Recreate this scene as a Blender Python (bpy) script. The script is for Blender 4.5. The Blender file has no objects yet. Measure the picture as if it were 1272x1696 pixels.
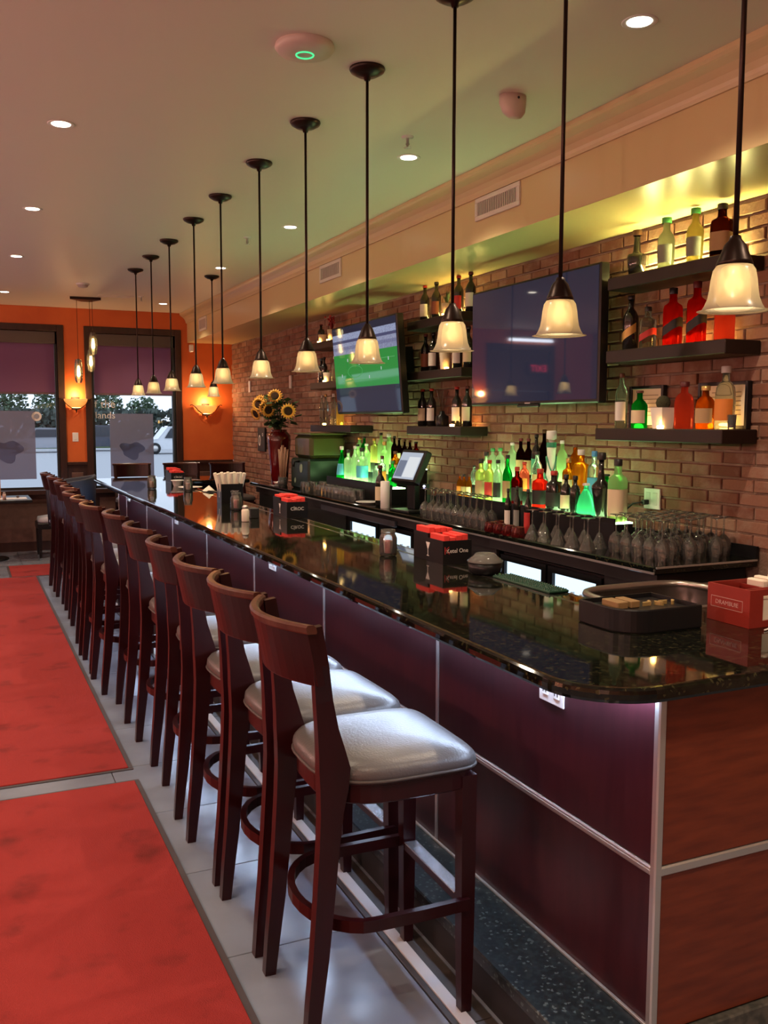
import bpy, bmesh, math, random
from math import sin, cos, pi, radians
from mathutils import Vector, Matrix
R = random.Random(7)
SC = bpy.context.scene
COL = SC.collection

# ------------------------------------------------------------------ camera, world, exposure
F_PX, YAW, PITCH, ROLL = 1533.28, 0.427038, -0.097351, 0.0017988
cam_d = bpy.data.cameras.new('camera'); cam = bpy.data.objects.new('camera', cam_d); COL.objects.link(cam)
SC.camera = cam
cam_d.sensor_fit = 'VERTICAL'; cam_d.sensor_height = 24.0; cam_d.sensor_width = 18.0
cam_d.lens = F_PX / 1696 * 24.0
cam_d.clip_end = 200
fwd = Vector((sin(YAW)*cos(PITCH), cos(YAW)*cos(PITCH), sin(PITCH)))
rt = Vector((cos(YAW), -sin(YAW), 0)); up = rt.cross(fwd)
r2 = rt*cos(ROLL)+up*sin(ROLL); u2 = -rt*sin(ROLL)+up*cos(ROLL)
m = Matrix((r2, u2, -fwd)).transposed().to_4x4(); m.translation = (0, 0, 1.70)
cam.matrix_world = m

SC.view_settings.view_transform = 'Standard'; SC.view_settings.look = 'None'
SC.view_settings.exposure = 0.0; SC.view_settings.gamma = 1.0
SC.view_settings.use_curve_mapping = False
try:
    SC.cycles.use_denoising = True
    SC.cycles.max_bounces = 10; SC.cycles.transmission_bounces = 8; SC.cycles.transparent_max_bounces = 24
    SC.cycles.diffuse_bounces = 4; SC.cycles.glossy_bounces = 4
    SC.cycles.sample_clamp_indirect = 4.0; SC.cycles.caustics_refractive = False; SC.cycles.caustics_reflective = False
except Exception:
    pass

w = bpy.data.worlds.new('world'); SC.world = w; w.use_nodes = True
wn = w.node_tree; wn.nodes.clear()
wo = wn.nodes.new('ShaderNodeOutputWorld'); wb = wn.nodes.new('ShaderNodeBackground')
wb.inputs[0].default_value = (0.74, 0.84, 1.0, 1); wb.inputs[1].default_value = 1.7
wn.links.new(wb.outputs[0], wo.inputs[0])

DOWN_W, SCONCE_FILL_W, PEND, LED = 86.0, 125.0, 150.0, 85.0
GREEN, YELLOW = 17.0, 230.0

# ------------------------------------------------------------------ materials
MATS = {}
def _mat(name):
    m = bpy.data.materials.new(name); m.use_nodes = True
    nt = m.node_tree; nt.nodes.clear()
    return m, nt, nt.nodes.new('ShaderNodeOutputMaterial')
def P(name, col, rough=.5, metal=0, spec=.5, coat=0, trans=0, ior=1.45, emit=None, es=0, var=None, bump=None, sheen=0):
    """principled; var=(colour2, scale, detail, lo, hi, stretch) mixes a second colour by noise; bump=(scale, strength)"""
    if name in MATS: return MATS[name]
    m, nt, out = _mat(name)
    b = nt.nodes.new('ShaderNodeBsdfPrincipled')
    b.inputs['Base Color'].default_value = (*col, 1); b.inputs['Roughness'].default_value = rough
    b.inputs['Metallic'].default_value = metal; b.inputs['Specular IOR Level'].default_value = spec
    b.inputs['Coat Weight'].default_value = coat; b.inputs['Coat Roughness'].default_value = .08
    b.inputs['Transmission Weight'].default_value = trans; b.inputs['IOR'].default_value = ior
    b.inputs['Sheen Weight'].default_value = sheen
    if emit: b.inputs['Emission Color'].default_value = (*emit, 1); b.inputs['Emission Strength'].default_value = es
    tc = None
    if var or bump:
        tc = nt.nodes.new('ShaderNodeNewGeometry')
    if var:
        mp = nt.nodes.new('ShaderNodeMapping'); nt.links.new(tc.outputs['Position'], mp.inputs[0])
        mp.inputs['Scale'].default_value = var[5] if len(var) > 5 else (1, 1, 1)
        n = nt.nodes.new('ShaderNodeTexNoise'); n.inputs['Scale'].default_value = var[1]; n.inputs['Detail'].default_value = var[2]
        nt.links.new(mp.outputs[0], n.inputs['Vector'])
        mr = nt.nodes.new('ShaderNodeMapRange'); mr.inputs[1].default_value = var[3]; mr.inputs[2].default_value = var[4]
        nt.links.new(n.outputs[0], mr.inputs[0])
        mx = nt.nodes.new('ShaderNodeMix'); mx.data_type = 'RGBA'
        mx.inputs[6].default_value = (*col, 1); mx.inputs[7].default_value = (*var[0], 1)
        nt.links.new(mr.outputs[0], mx.inputs[0]); nt.links.new(mx.outputs[2], b.inputs['Base Color'])
    if bump:
        n = nt.nodes.new('ShaderNodeTexNoise'); n.inputs['Scale'].default_value = bump[0]; n.inputs['Detail'].default_value = 3
        nt.links.new(tc.outputs['Position'], n.inputs['Vector'])
        bp = nt.nodes.new('ShaderNodeBump'); bp.inputs['Strength'].default_value = bump[1]; bp.inputs['Distance'].default_value = .01
        nt.links.new(n.outputs[0], bp.inputs['Height']); nt.links.new(bp.outputs[0], b.inputs['Normal'])
    nt.links.new(b.outputs[0], out.inputs[0])
    MATS[name] = m
    return m
def EM(name, col, s):
    if name in MATS: return MATS[name]
    m, nt, out = _mat(name); e = nt.nodes.new('ShaderNodeEmission')
    e.inputs[0].default_value = (*col, 1); e.inputs[1].default_value = s
    nt.links.new(e.outputs[0], out.inputs[0]); MATS[name] = m; return m
def THIN(name, tint=(1, 1, 1), gloss=.05, rough=.02, diff=None, dw=0.0, ior=1.45, fres=1.0):
    """thin clear sheet: tinted see-through + fresnel reflection (+ a share of diffuse/translucent body)"""
    if name in MATS: return MATS[name]
    m, nt, out = _mat(name)
    t = nt.nodes.new('ShaderNodeBsdfTransparent'); t.inputs[0].default_value = (*tint, 1)
    g = nt.nodes.new('ShaderNodeBsdfGlossy'); g.inputs['Roughness'].default_value = rough
    lw = nt.nodes.new('ShaderNodeFresnel'); lw.inputs[0].default_value = ior
    fm = nt.nodes.new('ShaderNodeMath'); fm.operation = 'MULTIPLY'; fm.inputs[1].default_value = fres
    nt.links.new(lw.outputs[0], fm.inputs[0])
    mx = nt.nodes.new('ShaderNodeMixShader'); nt.links.new(fm.outputs[0], mx.inputs[0])
    last = t.outputs[0]
    if dw > 0:
        d = nt.nodes.new('ShaderNodeBsdfDiffuse'); d.inputs[0].default_value = (*diff, 1)
        tr = nt.nodes.new('ShaderNodeBsdfTranslucent'); tr.inputs[0].default_value = (*diff, 1)
        m0 = nt.nodes.new('ShaderNodeMixShader'); m0.inputs[0].default_value = .5
        nt.links.new(d.outputs[0], m0.inputs[1]); nt.links.new(tr.outputs[0], m0.inputs[2])
        m1 = nt.nodes.new('ShaderNodeMixShader'); m1.inputs[0].default_value = dw
        nt.links.new(t.outputs[0], m1.inputs[1]); nt.links.new(m0.outputs[0], m1.inputs[2]); last = m1.outputs[0]
    nt.links.new(last, mx.inputs[1]); nt.links.new(g.outputs[0], mx.inputs[2])
    nt.links.new(mx.outputs[0], out.inputs[0]); MATS[name] = m; return m
def GLASS(name, col, dw=.25, rough=.02):
    """solid bottle glass with what it holds: refracting, slightly cloudy"""
    if name in MATS: return MATS[name]
    m, nt, out = _mat(name)
    g = nt.nodes.new('ShaderNodeBsdfGlass'); g.inputs[0].default_value = (*col, 1); g.inputs['Roughness'].default_value = rough; g.inputs['IOR'].default_value = 1.4
    tr = nt.nodes.new('ShaderNodeBsdfTranslucent'); tr.inputs[0].default_value = (*col, 1)
    mx = nt.nodes.new('ShaderNodeMixShader'); mx.inputs[0].default_value = dw
    nt.links.new(g.outputs[0], mx.inputs[1]); nt.links.new(tr.outputs[0], mx.inputs[2]); nt.links.new(mx.outputs[0], out.inputs[0])
    MATS[name] = m; return m
def brick_mat():
    m, nt, out = _mat('brick'); N = nt.nodes.new; L = nt.links.new
    b = N('ShaderNodeBsdfPrincipled'); b.inputs['Roughness'].default_value = .85
    geo = N('ShaderNodeNewGeometry'); oi = N('ShaderNodeObjectInfo')
    ad = N('ShaderNodeMath'); ad.operation = 'ADD'; L(geo.outputs['Random Per Island'], ad.inputs[0]); L(oi.outputs['Random'], ad.inputs[1])
    fr = N('ShaderNodeMath'); fr.operation = 'FRACT'; L(ad.outputs[0], fr.inputs[0])
    rp = N('ShaderNodeValToRGB'); rp.color_ramp.interpolation = 'LINEAR'
    cs = [(0, (.16, .062, .036)), (.3, (.23, .10, .06)), (.55, (.27, .135, .085)), (.8, (.19, .08, .05)), (1, (.32, .18, .115))]
    while len(rp.color_ramp.elements) < len(cs): rp.color_ramp.elements.new(.5)
    for e, (p, c) in zip(rp.color_ramp.elements, cs): e.position = p; e.color = (*c, 1)
    L(fr.outputs[0], rp.inputs[0])
    n = N('ShaderNodeTexNoise'); n.inputs['Scale'].default_value = 9; n.inputs['Detail'].default_value = 5; L(geo.outputs['Position'], n.inputs['Vector'])
    mr = N('ShaderNodeMapRange'); mr.inputs[1].default_value = .5; mr.inputs[2].default_value = .78; mr.inputs[4].default_value = .5; L(n.outputs[0], mr.inputs[0])
    mx = N('ShaderNodeMix'); mx.data_type = 'RGBA'; mx.inputs[7].default_value = (.42, .32, .25, 1); L(mr.outputs[0], mx.inputs[0]); L(rp.outputs[0], mx.inputs[6])
    L(mx.outputs[2], b.inputs['Base Color'])
    n2 = N('ShaderNodeTexNoise'); n2.inputs['Scale'].default_value = 60; n2.inputs['Detail'].default_value = 4; L(geo.outputs['Position'], n2.inputs['Vector'])
    bp = N('ShaderNodeBump'); bp.inputs['Strength'].default_value = .5; bp.inputs['Distance'].default_value = .006; L(n2.outputs[0], bp.inputs['Height']); L(bp.outputs[0], b.inputs['Normal'])
    L(b.outputs[0], out.inputs[0]); return m
def granite(name, base, f1, f2, rough):
    m, nt, out = _mat(name); N = nt.nodes.new; L = nt.links.new
    b = N('ShaderNodeBsdfPrincipled'); b.inputs['Roughness'].default_value = rough; b.inputs['Specular IOR Level'].default_value = .5
    geo = N('ShaderNodeNewGeometry')
    v = N('ShaderNodeTexVoronoi'); v.inputs['Scale'].default_value = 130; L(geo.outputs['Position'], v.inputs['Vector'])
    n = N('ShaderNodeTexNoise'); n.inputs['Scale'].default_value = 55; n.inputs['Detail'].default_value = 4; L(geo.outputs['Position'], n.inputs['Vector'])
    rp = N('ShaderNodeValToRGB'); e = rp.color_ramp.elements
    e[0].position = .45; e[0].color = (*base, 1); e[1].position = .62; e[1].color = (*f1, 1); L(n.outputs[0], rp.inputs[0])
    sx = N('ShaderNodeSeparateColor'); L(v.outputs['Color'], sx.inputs[0])
    gt = N('ShaderNodeMath'); gt.operation = 'GREATER_THAN'; gt.inputs[1].default_value = .93; L(sx.outputs[0], gt.inputs[0])
    mx = N('ShaderNodeMix'); mx.data_type = 'RGBA'; mx.inputs[7].default_value = (*f2, 1); L(gt.outputs[0], mx.inputs[0]); L(rp.outputs[0], mx.inputs[6])
    L(mx.outputs[2], b.inputs['Base Color']); L(b.outputs[0], out.inputs[0]); return m

M = {}
M['ceil'] = P('ceiling_paint', (.68, .62, .53), .45, spec=.3)
M['soffit'] = P('soffit_paint', (.60, .46, .23), .30, spec=.5)
M['crown'] = P('crown_paint', (.60, .47, .26), .35)
M['orange'] = P('orange_paint', (.60, .13, .025), .5, var=((.52, .10, .02), 3, 3, .3, .7))
M['tanwall'] = P('tan_paint', (.45, .27, .17), .6)
M['mortar'] = P('mortar', (.36, .265, .195), .95, bump=(90, .6), var=((.20, .13, .09), 5, 4, .35, .65))
M['brick'] = brick_mat()
M['darkwood'] = P('dark_trim_wood', (.028, .012, .010), .35, var=((.045, .02, .014), 20, 3, .3, .7, (1, 1, .15)))
M['wainscot'] = P('wainscot_panel', (.085, .045, .035), .5, var=((.12, .065, .05), 15, 3, .3, .7))
M['tile'] = P('floor_tile', (.20, .235, .29), .2, spec=.6, var=((.155, .18, .225), 2.5, 5, .35, .65), bump=(30, .03))
M['grout'] = P('grout', (.13, .12, .11), .8)
M['mat'] = P('red_carpet', (.30, .022, .019), .95, var=((.13, .008, .006), 4, 6, .56, .76), bump=(350, .7))
M['matedge'] = P('mat_rubber', (.05, .04, .045), .7)
M['granite'] = granite('black_granite', (.003, .0035, .003), (.008, .009, .005), (.030, .027, .012), .04)
M['ledge'] = granite('ledge_granite', (.006, .009, .010), (.014, .022, .023), (.07, .09, .085), .28)
M['burg'] = P('burgundy_laminate', (.042, .009, .013), .30, var=((.030, .006, .009), 6, 3, .3, .7, (1, 6, 1)))
M['mahog'] = P('mahogany_laminate', (.17, .034, .012), .36, var=((.11, .02, .008), 7, 4, .35, .7, (1, 1, 7)))
M['alu'] = P('brushed_aluminium', (.62, .60, .58), .32, metal=.85)
M['steel'] = P('steel', (.55, .54, .52), .2, metal=1)
M['stool'] = P('stool_mahogany', (.023, .0028, .0040), .30, spec=.35, coat=.08, var=((.017, .0024, .0028), 14, 3, .3, .7, (1, 1, .15)))
M['stooltop'] = P('worn_mahogany', (.10, .036, .022), .33, var=((.05, .014, .009), 14, 3, .3, .7))
M['seat'] = P('grey_leather', (.088, .081, .080), .34, spec=.42, bump=(160, .12))
M['black'] = P('black_plastic', (.008, .008, .009), .35, spec=.35)
M['blackm'] = P('matt_black', (.014, .014, .014), .6)
M['shelf'] = P('shelf_wood', (.012, .007, .005), .45, spec=.35, var=((.020, .010, .007), 12, 3, .3, .7, (1, .2, 1)))
M['bronze'] = P('oil_bronze', (.025, .014, .010), .35, metal=.7)
M['white'] = P('white_plastic', (.70, .68, .64), .4)
M['cream'] = P('cream_paper', (.75, .68, .55), .8)
M['redp'] = P('red_napkin', (.70, .045, .035), .8)
M['crate'] = P('red_crate', (.24, .022, .014), .42)
M['letter'] = P('white_lettering', (.7, .66, .6), .6)
M['tvscreen'] = P('tv_glass', (.008, .009, .014), .035, spec=.6, emit=(.30, .36, .75), es=.045)  # faint blue backlight glow of the blank panel, put in as emission
M['glass'] = THIN('clear_glass', (.97, .98, .97), rough=.02, diff=(.9, .9, .85), dw=.11, ior=1.9)
M['pane'] = THIN('window_glass', (.93, .95, .97), rough=.01)
M['poster'] = THIN('window_decal', (.55, .55, .62), rough=.3, diff=(.42, .42, .50), dw=.55)
M['frost'] = None
def frost():
    m, nt, out = _mat('frosted_glass'); N = nt.nodes.new; L = nt.links.new
    d = N('ShaderNodeBsdfDiffuse'); d.inputs[0].default_value = (.80, .72, .56, 1)
    t = N('ShaderNodeBsdfTranslucent'); t.inputs[0].default_value = (.94, .84, .62, 1)
    g = N('ShaderNodeBsdfGlossy'); g.inputs['Roughness'].default_value = .25
    a = N('ShaderNodeMixShader'); a.inputs[0].default_value = .6; L(d.outputs[0], a.inputs[1]); L(t.outputs[0], a.inputs[2])
    b = N('ShaderNodeMixShader'); b.inputs[0].default_value = .06; L(a.outputs[0], b.inputs[1]); L(g.outputs[0], b.inputs[2])
    rf = N('ShaderNodeBsdfRefraction'); rf.inputs['Color'].default_value = (.95, .82, .58, 1); rf.inputs['Roughness'].default_value = .42; rf.inputs['IOR'].default_value = 1.35
    c = N('ShaderNodeMixShader'); c.inputs[0].default_value = .30; L(b.outputs[0], c.inputs[1]); L(rf.outputs[0], c.inputs[2])
    L(c.outputs[0], out.inputs[0]); return m
M['frost'] = frost()
def shade_fabric():
    m, nt, out = _mat('roller_shade_fabric'); N = nt.nodes.new; L = nt.links.new
    d = N('ShaderNodeBsdfDiffuse'); d.inputs[0].default_value = (.26, .13, .19, 1)
    t = N('ShaderNodeBsdfTranslucent'); t.inputs[0].default_value = (.48, .25, .34, 1)
    a = N('ShaderNodeMixShader'); a.inputs[0].default_value = .55; L(d.outputs[0], a.inputs[1]); L(t.outputs[0], a.inputs[2])
    L(a.outputs[0], out.inputs[0]); return m
M['shade'] = shade_fabric()

# ------------------------------------------------------------------ mesh helpers
class MB:
    def __init__(s): s.v = []; s.f = []; s.sm = []; s.mi = []
    def add(s, vs, fs, smooth=False, mi=0):
        o = len(s.v); s.v += [tuple(v) for v in vs]
        for f in fs: s.f.append([i+o for i in f]); s.sm.append(smooth); s.mi.append(mi)
        return s
    def box(s, x0, x1, y0, y1, z0, z1, c=0, mi=0):
        if c <= 0:
            vs = [(x, y, z) for x in (x0, x1) for y in (y0, y1) for z in (z0, z1)]
            return s.add(vs, [(0, 1, 3, 2), (4, 6, 7, 5), (0, 4, 5, 1), (2, 3, 7, 6), (0, 2, 6, 4), (1, 5, 7, 3)], False, mi)
        bm = bmesh.new(); bmesh.ops.create_cube(bm, size=1)
        for v in bm.verts: v.co = ((x0+x1)/2+v.co.x*(x1-x0), (y0+y1)/2+v.co.y*(y1-y0), (z0+z1)/2+v.co.z*(z1-z0))
        bmesh.ops.bevel(bm, geom=bm.edges[:], offset=min(c, .49*min(x1-x0, y1-y0, z1-z0)), segments=1, affect='EDGES')
        bm.verts.index_update()
        s.add([v.co[:] for v in bm.verts], [[v.index for v in f.verts] for f in bm.faces], False, mi); bm.free(); return s
    def lathe(s, prof, n=20, cx=0, cy=0, cz=0, smooth=True, sy=1.0, sq=0, mi=0, close=True):
        """prof list of (r,z); sq>0 makes a squared section"""
        vs = []; fs = []
        for r, z in prof:
            for k in range(n):
                a = 2*pi*(k+.5)/n; c, t = cos(a), sin(a)
                if sq:
                    q = 1/max(abs(c), abs(t)); q = 1+(q-1)*sq; q = min(q, 1.22); c *= q*.92; t *= q*.92
                vs.append((cx+r*c, cy+r*t*sy, cz+z))
        for i in range(len(prof)-1):
            for k in range(n):
                k2 = (k+1) % n
                fs.append((i*n+k, i*n+k2, (i+1)*n+k2, (i+1)*n+k))
        s.add(vs, fs, smooth, mi)
        if close:
            o = len(s.v)-len(vs)
            if prof[0][0] > 1e-5: s.f.append([o+k for k in reversed(range(n))]); s.sm.append(False); s.mi.append(mi)
            if prof[-1][0] > 1e-5: s.f.append([o+(len(prof)-1)*n+k for k in range(n)]); s.sm.append(False); s.mi.append(mi)
        return s
    def tube(s, pts, r, n=8, closed=False, rr=None, smooth=True, mi=0):
        pts = [Vector(p) for p in pts]; N = len(pts); vs = []; fs = []
        prev = None
        for i, p in enumerate(pts):
            a = pts[(i-1) % N] if (closed or i > 0) else p
            b = pts[(i+1) % N] if (closed or i < N-1) else p
            t = (b-a).normalized()
            if prev is None:
                ref = Vector((0, 0, 1)) if abs(t.z) < .9 else Vector((1, 0, 0))
                u = t.cross(ref).normalized()
            else:
                u = (prev - t*prev.dot(t)).normalized()
            prev = u; v = t.cross(u)
            ri = rr[i] if rr else r
            for k in range(n):
                q = 2*pi*k/n; vs.append(p+(u*cos(q)+v*sin(q))*ri)
        for i in range(N if closed else N-1):
            j = (i+1) % N
            for k in range(n):
                k2 = (k+1) % n; fs.append((i*n+k, i*n+k2, j*n+k2, j*n+k))
        if not closed: fs += [tuple(reversed(range(n))), tuple((N-1)*n+k for k in range(n))]
        return s.add(vs, fs, smooth, mi)
    def sweep(s, pts, secs, up=(0, 1, 0), smooth=False, mi=0, closed=False):
        """rect sections: secs list of (a,b): a along side=t x up, b along up"""
        up = Vector(up); pts = [Vector(p) for p in pts]; N = len(pts); vs = []; fs = []
        for i, p in enumerate(pts):
            a = pts[(i-1) % N] if (closed or i > 0) else p; b = pts[(i+1) % N] if (closed or i < N-1) else p
            t = (b-a).normalized(); sd = t.cross(up).normalized(); uu = sd.cross(t).normalized()
            wa, wb_ = secs[i] if isinstance(secs, list) else secs
            for (q, e) in ((-1, -1), (1, -1), (1, 1), (-1, 1)): vs.append(p+sd*q*wa/2+uu*e*wb_/2)
        for i in range(N if closed else N-1):
            j = (i+1) % N
            for k in range(4): fs.append((i*4+k, i*4+(k+1) % 4, j*4+(k+1) % 4, j*4+k))
        if not closed: fs += [(3, 2, 1, 0), tuple((N-1)*4+k for k in range(4))]
        return s.add(vs, fs, smooth, mi)
    def prism(s, poly, z0, z1, mi=0):
        n = len(poly); vs = [(x, y, z0) for x, y in poly]+[(x, y, z1) for x, y in poly]
        fs = [tuple(reversed(range(n))), tuple(range(n, 2*n))]+[(k, (k+1) % n, n+(k+1) % n, n+k) for k in range(n)]
        return s.add(vs, fs, False, mi)
    def rings(s, rings, cap0=True, cap1=True, smooth=True, mi=0):
        n = len(rings[0]); vs = [v for r in rings for v in r]; fs = []
        for i in range(len(rings)-1):
            for k in range(n): fs.append((i*n+k, i*n+(k+1) % n, (i+1)*n+(k+1) % n, (i+1)*n+k))
        if cap0: fs.append(tuple(reversed(range(n))))
        if cap1: fs.append(tuple((len(rings)-1)*n+k for k in range(n)))
        return s.add(vs, fs, smooth, mi)
    def quad(s, a, b, c, d, mi=0): return s.add([a, b, c, d], [(0, 1, 2, 3)], False, mi)
    def ball(s, c, r, n=10, mi=0, sz=1):
        prof = [(r*sin(pi*i/n), -r*sz*cos(pi*i/n)) for i in range(n+1)]
        return s.lathe(prof, 2*n, c[0], c[1], c[2], mi=mi)
    def mesh(s, name, mats):
        me = bpy.data.meshes.new(name); me.from_pydata(s.v, [], s.f)
        for m in (mats if isinstance(mats, (list, tuple)) else [mats]): me.materials.append(m)
        me.polygons.foreach_set('use_smooth', s.sm); me.polygons.foreach_set('material_index', s.mi)
        bm = bmesh.new(); bm.from_mesh(me); bmesh.ops.recalc_face_normals(bm, faces=bm.faces); bm.to_mesh(me); bm.free()
        me.update(); return me
def ob(name, mb, mat, parent=None, loc=None, rz=0, label=None, cat=None, group=None, kind=None):
    me = mb.mesh(name, mat) if isinstance(mb, MB) else mb
    o = bpy.data.objects.new(name, me); COL.objects.link(o)
    if parent: o.parent = parent
    if loc: o.location = loc
    o.rotation_euler = (0, 0, rz)
    return tag(o, label, cat, group, kind)
def tag(o, label=None, cat=None, group=None, kind=None):
    for k, v in (('label', label), ('category', cat), ('group', group), ('kind', kind)):
        if v: o[k] = v
    return o
def empty(name, loc, label, cat, group=None, rz=0):
    o = bpy.data.objects.new(name, None); COL.objects.link(o); o.location = loc; o.rotation_euler = (0, 0, rz); o.empty_display_size = .05
    return tag(o, label, cat, group)
def kids(o): return [c for c in KIDS.get(o.name, [])]
def copy_tree(o, loc, rz=0, label=None, parent=None):
    c = o.copy(); COL.objects.link(c)
    if parent: c.parent = parent
    else:
        c.location = loc; c.rotation_euler = (0, 0, rz)
        if label: c['label'] = label
    for ch in list(o.children): copy_tree(ch, None, parent=c)
    return c
def lamp(name, kind, loc, energy, col, parent=None, radius=.03, rot=None, spot=None, blend=.6, size=None, sy=None):
    d = bpy.data.lights.new(name, kind); d.energy = energy; d.color = col
    if kind in ('POINT', 'SPOT'): d.shadow_soft_size = radius
    if spot: d.spot_size = spot; d.spot_blend = blend
    if kind == 'AREA': d.shape = 'RECTANGLE'; d.size = size; d.size_y = sy
    o = bpy.data.objects.new(name, d); COL.objects.link(o); o.location = loc
    if rot: o.rotation_euler = rot
    if parent: o.parent = parent
    return o
def text(s, size, mat, loc, rot, parent, depth=.0006, sx=1.0, name='lettering'):
    c = bpy.data.curves.new(name, 'FONT'); c.body = s; c.size = size; c.extrude = depth; c.align_x = 'CENTER'; c.align_y = 'CENTER'; c.resolution_u = 3
    c.materials.append(mat)
    o = bpy.data.objects.new(name, c); COL.objects.link(o)
    me = bpy.data.meshes.new_from_object(o.evaluated_get(bpy.context.evaluated_depsgraph_get())); bpy.data.objects.remove(o)
    if not me.materials: me.materials.append(mat)
    o = bpy.data.objects.new(name, me); COL.objects.link(o)
    o.location = loc; o.rotation_euler = rot; o.scale = (sx, 1, 1); o.parent = parent
    return o
ORD = ['first', 'second', 'third', 'fourth', 'fifth', 'sixth', 'seventh', 'eighth', 'ninth', 'tenth', 'eleventh', 'twelfth', 'thirteenth', 'fourteenth', 'fifteenth', 'sixteenth', 'seventeenth', 'eighteenth']
S_ = 'structure'
ZC, YW, XB, XL, YF = 3.17, 12.886, 3.50, -3.2, -3.0

# ================================================================== SETTING
# floor with tiles
fl = ob('floor', MB().box(XL, 4.2, YF, 13.1, -.12, -.012), M['grout'], kind=S_)
tile_me = MB().box(-.298, .298, -.298, .298, -.012, 0, .0015).mesh('tile', M['tile'])
strip_me = MB().box(-.298, .298, -.298, .298, -.012, 0, .0015)
for i in range(2):
    for j in range(20):
        ob('tile', tile_me, None, fl, (.30+.6*i, 1.25+.6*j, 0))
ob('tile_field', MB().box(XL, 0, YF, 12.88, -.012, -.0005).box(0, 1.2, YF, .95, -.012, -.0005).box(1.325, 4.2, YF, 12.88, -.012, -.0005).box(.0, 1.325, 12.95, 13.0, -.012, -.0005), M['tile'], fl)
dk = P('dark_band', (.055, .048, .045), .3)  # darker tile bands on both sides of the floor strip
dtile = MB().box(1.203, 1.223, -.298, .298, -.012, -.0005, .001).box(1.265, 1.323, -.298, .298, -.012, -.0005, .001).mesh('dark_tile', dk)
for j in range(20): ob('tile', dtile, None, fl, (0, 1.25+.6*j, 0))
ob('trim_1', MB().box(1.224, 1.264, .96, 12.9, -.012, .003, .001), P('floor_strip', (.50, .49, .48), .35), kind=S_)

# ceiling and soffit
ce = ob('ceiling', MB().box(XL, 4.2, YF, 13.1, ZC, ZC+.15), M['ceil'], kind=S_)
ob('soffit', MB().box(2.88, 3.52, YF, YW, 2.775, ZC), M['soffit'], ce)
prof = [(2.88, 3.035), (2.868, 3.035), (2.862, 3.05), (2.858, 3.065), (2.845, 3.09), (2.822, 3.115), (2.795, 3.132), (2.788, 3.138), (2.78, 3.15), (2.78, 3.1695), (2.88, 3.1695)]
cr = MB(); n = len(prof)
cr.add([(x, YF, z) for x, z in prof]+[(x, YW-.002, z) for x, z in prof], [(k, (k+1) % n, n+(k+1) % n, n+k) for k in range(n)]+[tuple(range(n)), tuple(reversed(range(n, 2*n)))])
ob('trim_2', cr, M['crown'], kind=S_)

# back wall (windows wall): orange plaster round two windows, dark wainscot
W1, W2, W3 = (-.55, 1.175), (1.597, 2.707), (-2.45, -1.15)    # clear openings (W3: entrance door, left of the frame)
ZS, ZT = .80, 2.86
bw = MB()
def wallstrip(x0, x1, z0, z1, mb=bw, y0=YW, y1=YW+.22): mb.box(x0, x1, y0, y1, z0, z1)
wallstrip(XL, W3[0], 1.152, ZC); wallstrip(W3[1], W1[0], 1.152, ZC); wallstrip(W1[1], W2[0], 1.152, ZC); wallstrip(W2[1], 3.7, 1.152, ZC)
wallstrip(W3[0], W3[1], 2.95, ZC); wallstrip(W1[0], W1[1], ZT, ZC); wallstrip(W2[0], W2[1], ZT, ZC)
back = ob('wall_back', bw, M['orange'], kind=S_)
wsc = MB()
for x0, x1, z1 in ((XL, W3[0], 1.13), (W3[1], W1[0], 1.13), (W1[0], W1[1], ZS-.03), (W1[1], W2[0], 1.13), (W2[0], W2[1], ZS-.03), (W2[1], 3.5, 1.13)):
    wsc.box(x0, x1, YW+.005, YW+.22, 0, z1)
ob('wainscot', wsc, M['darkwood'], back)
for x0, x1, z0, z1 in ((1.31, 1.46, .62, 1.02), (-.45, .30, .12, .68), (.36, 1.10, .12, .68), (1.66, 2.12, .12, .68), (2.18, 2.64, .12, .68), (2.86, 3.40, .45, 1.0), (-1.05, -.65, .3, 1.0)):
    ob('panel', MB().box(x0, x1, YW-.008, YW+.006, z0, z1, .006), M['wainscot'], back)
cap = MB()
for x0, x1 in ((W3[1]+.1, W1[0]-.083), (W1[1]+.083, W2[0]-.083), (W2[1]+.083, 3.498)):
    cap.box(x0, x1, YW-.02, YW+.01, 1.118, 1.160, .004)
ob('trim_3', cap, M['darkwood'], kind=S_)

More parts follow.
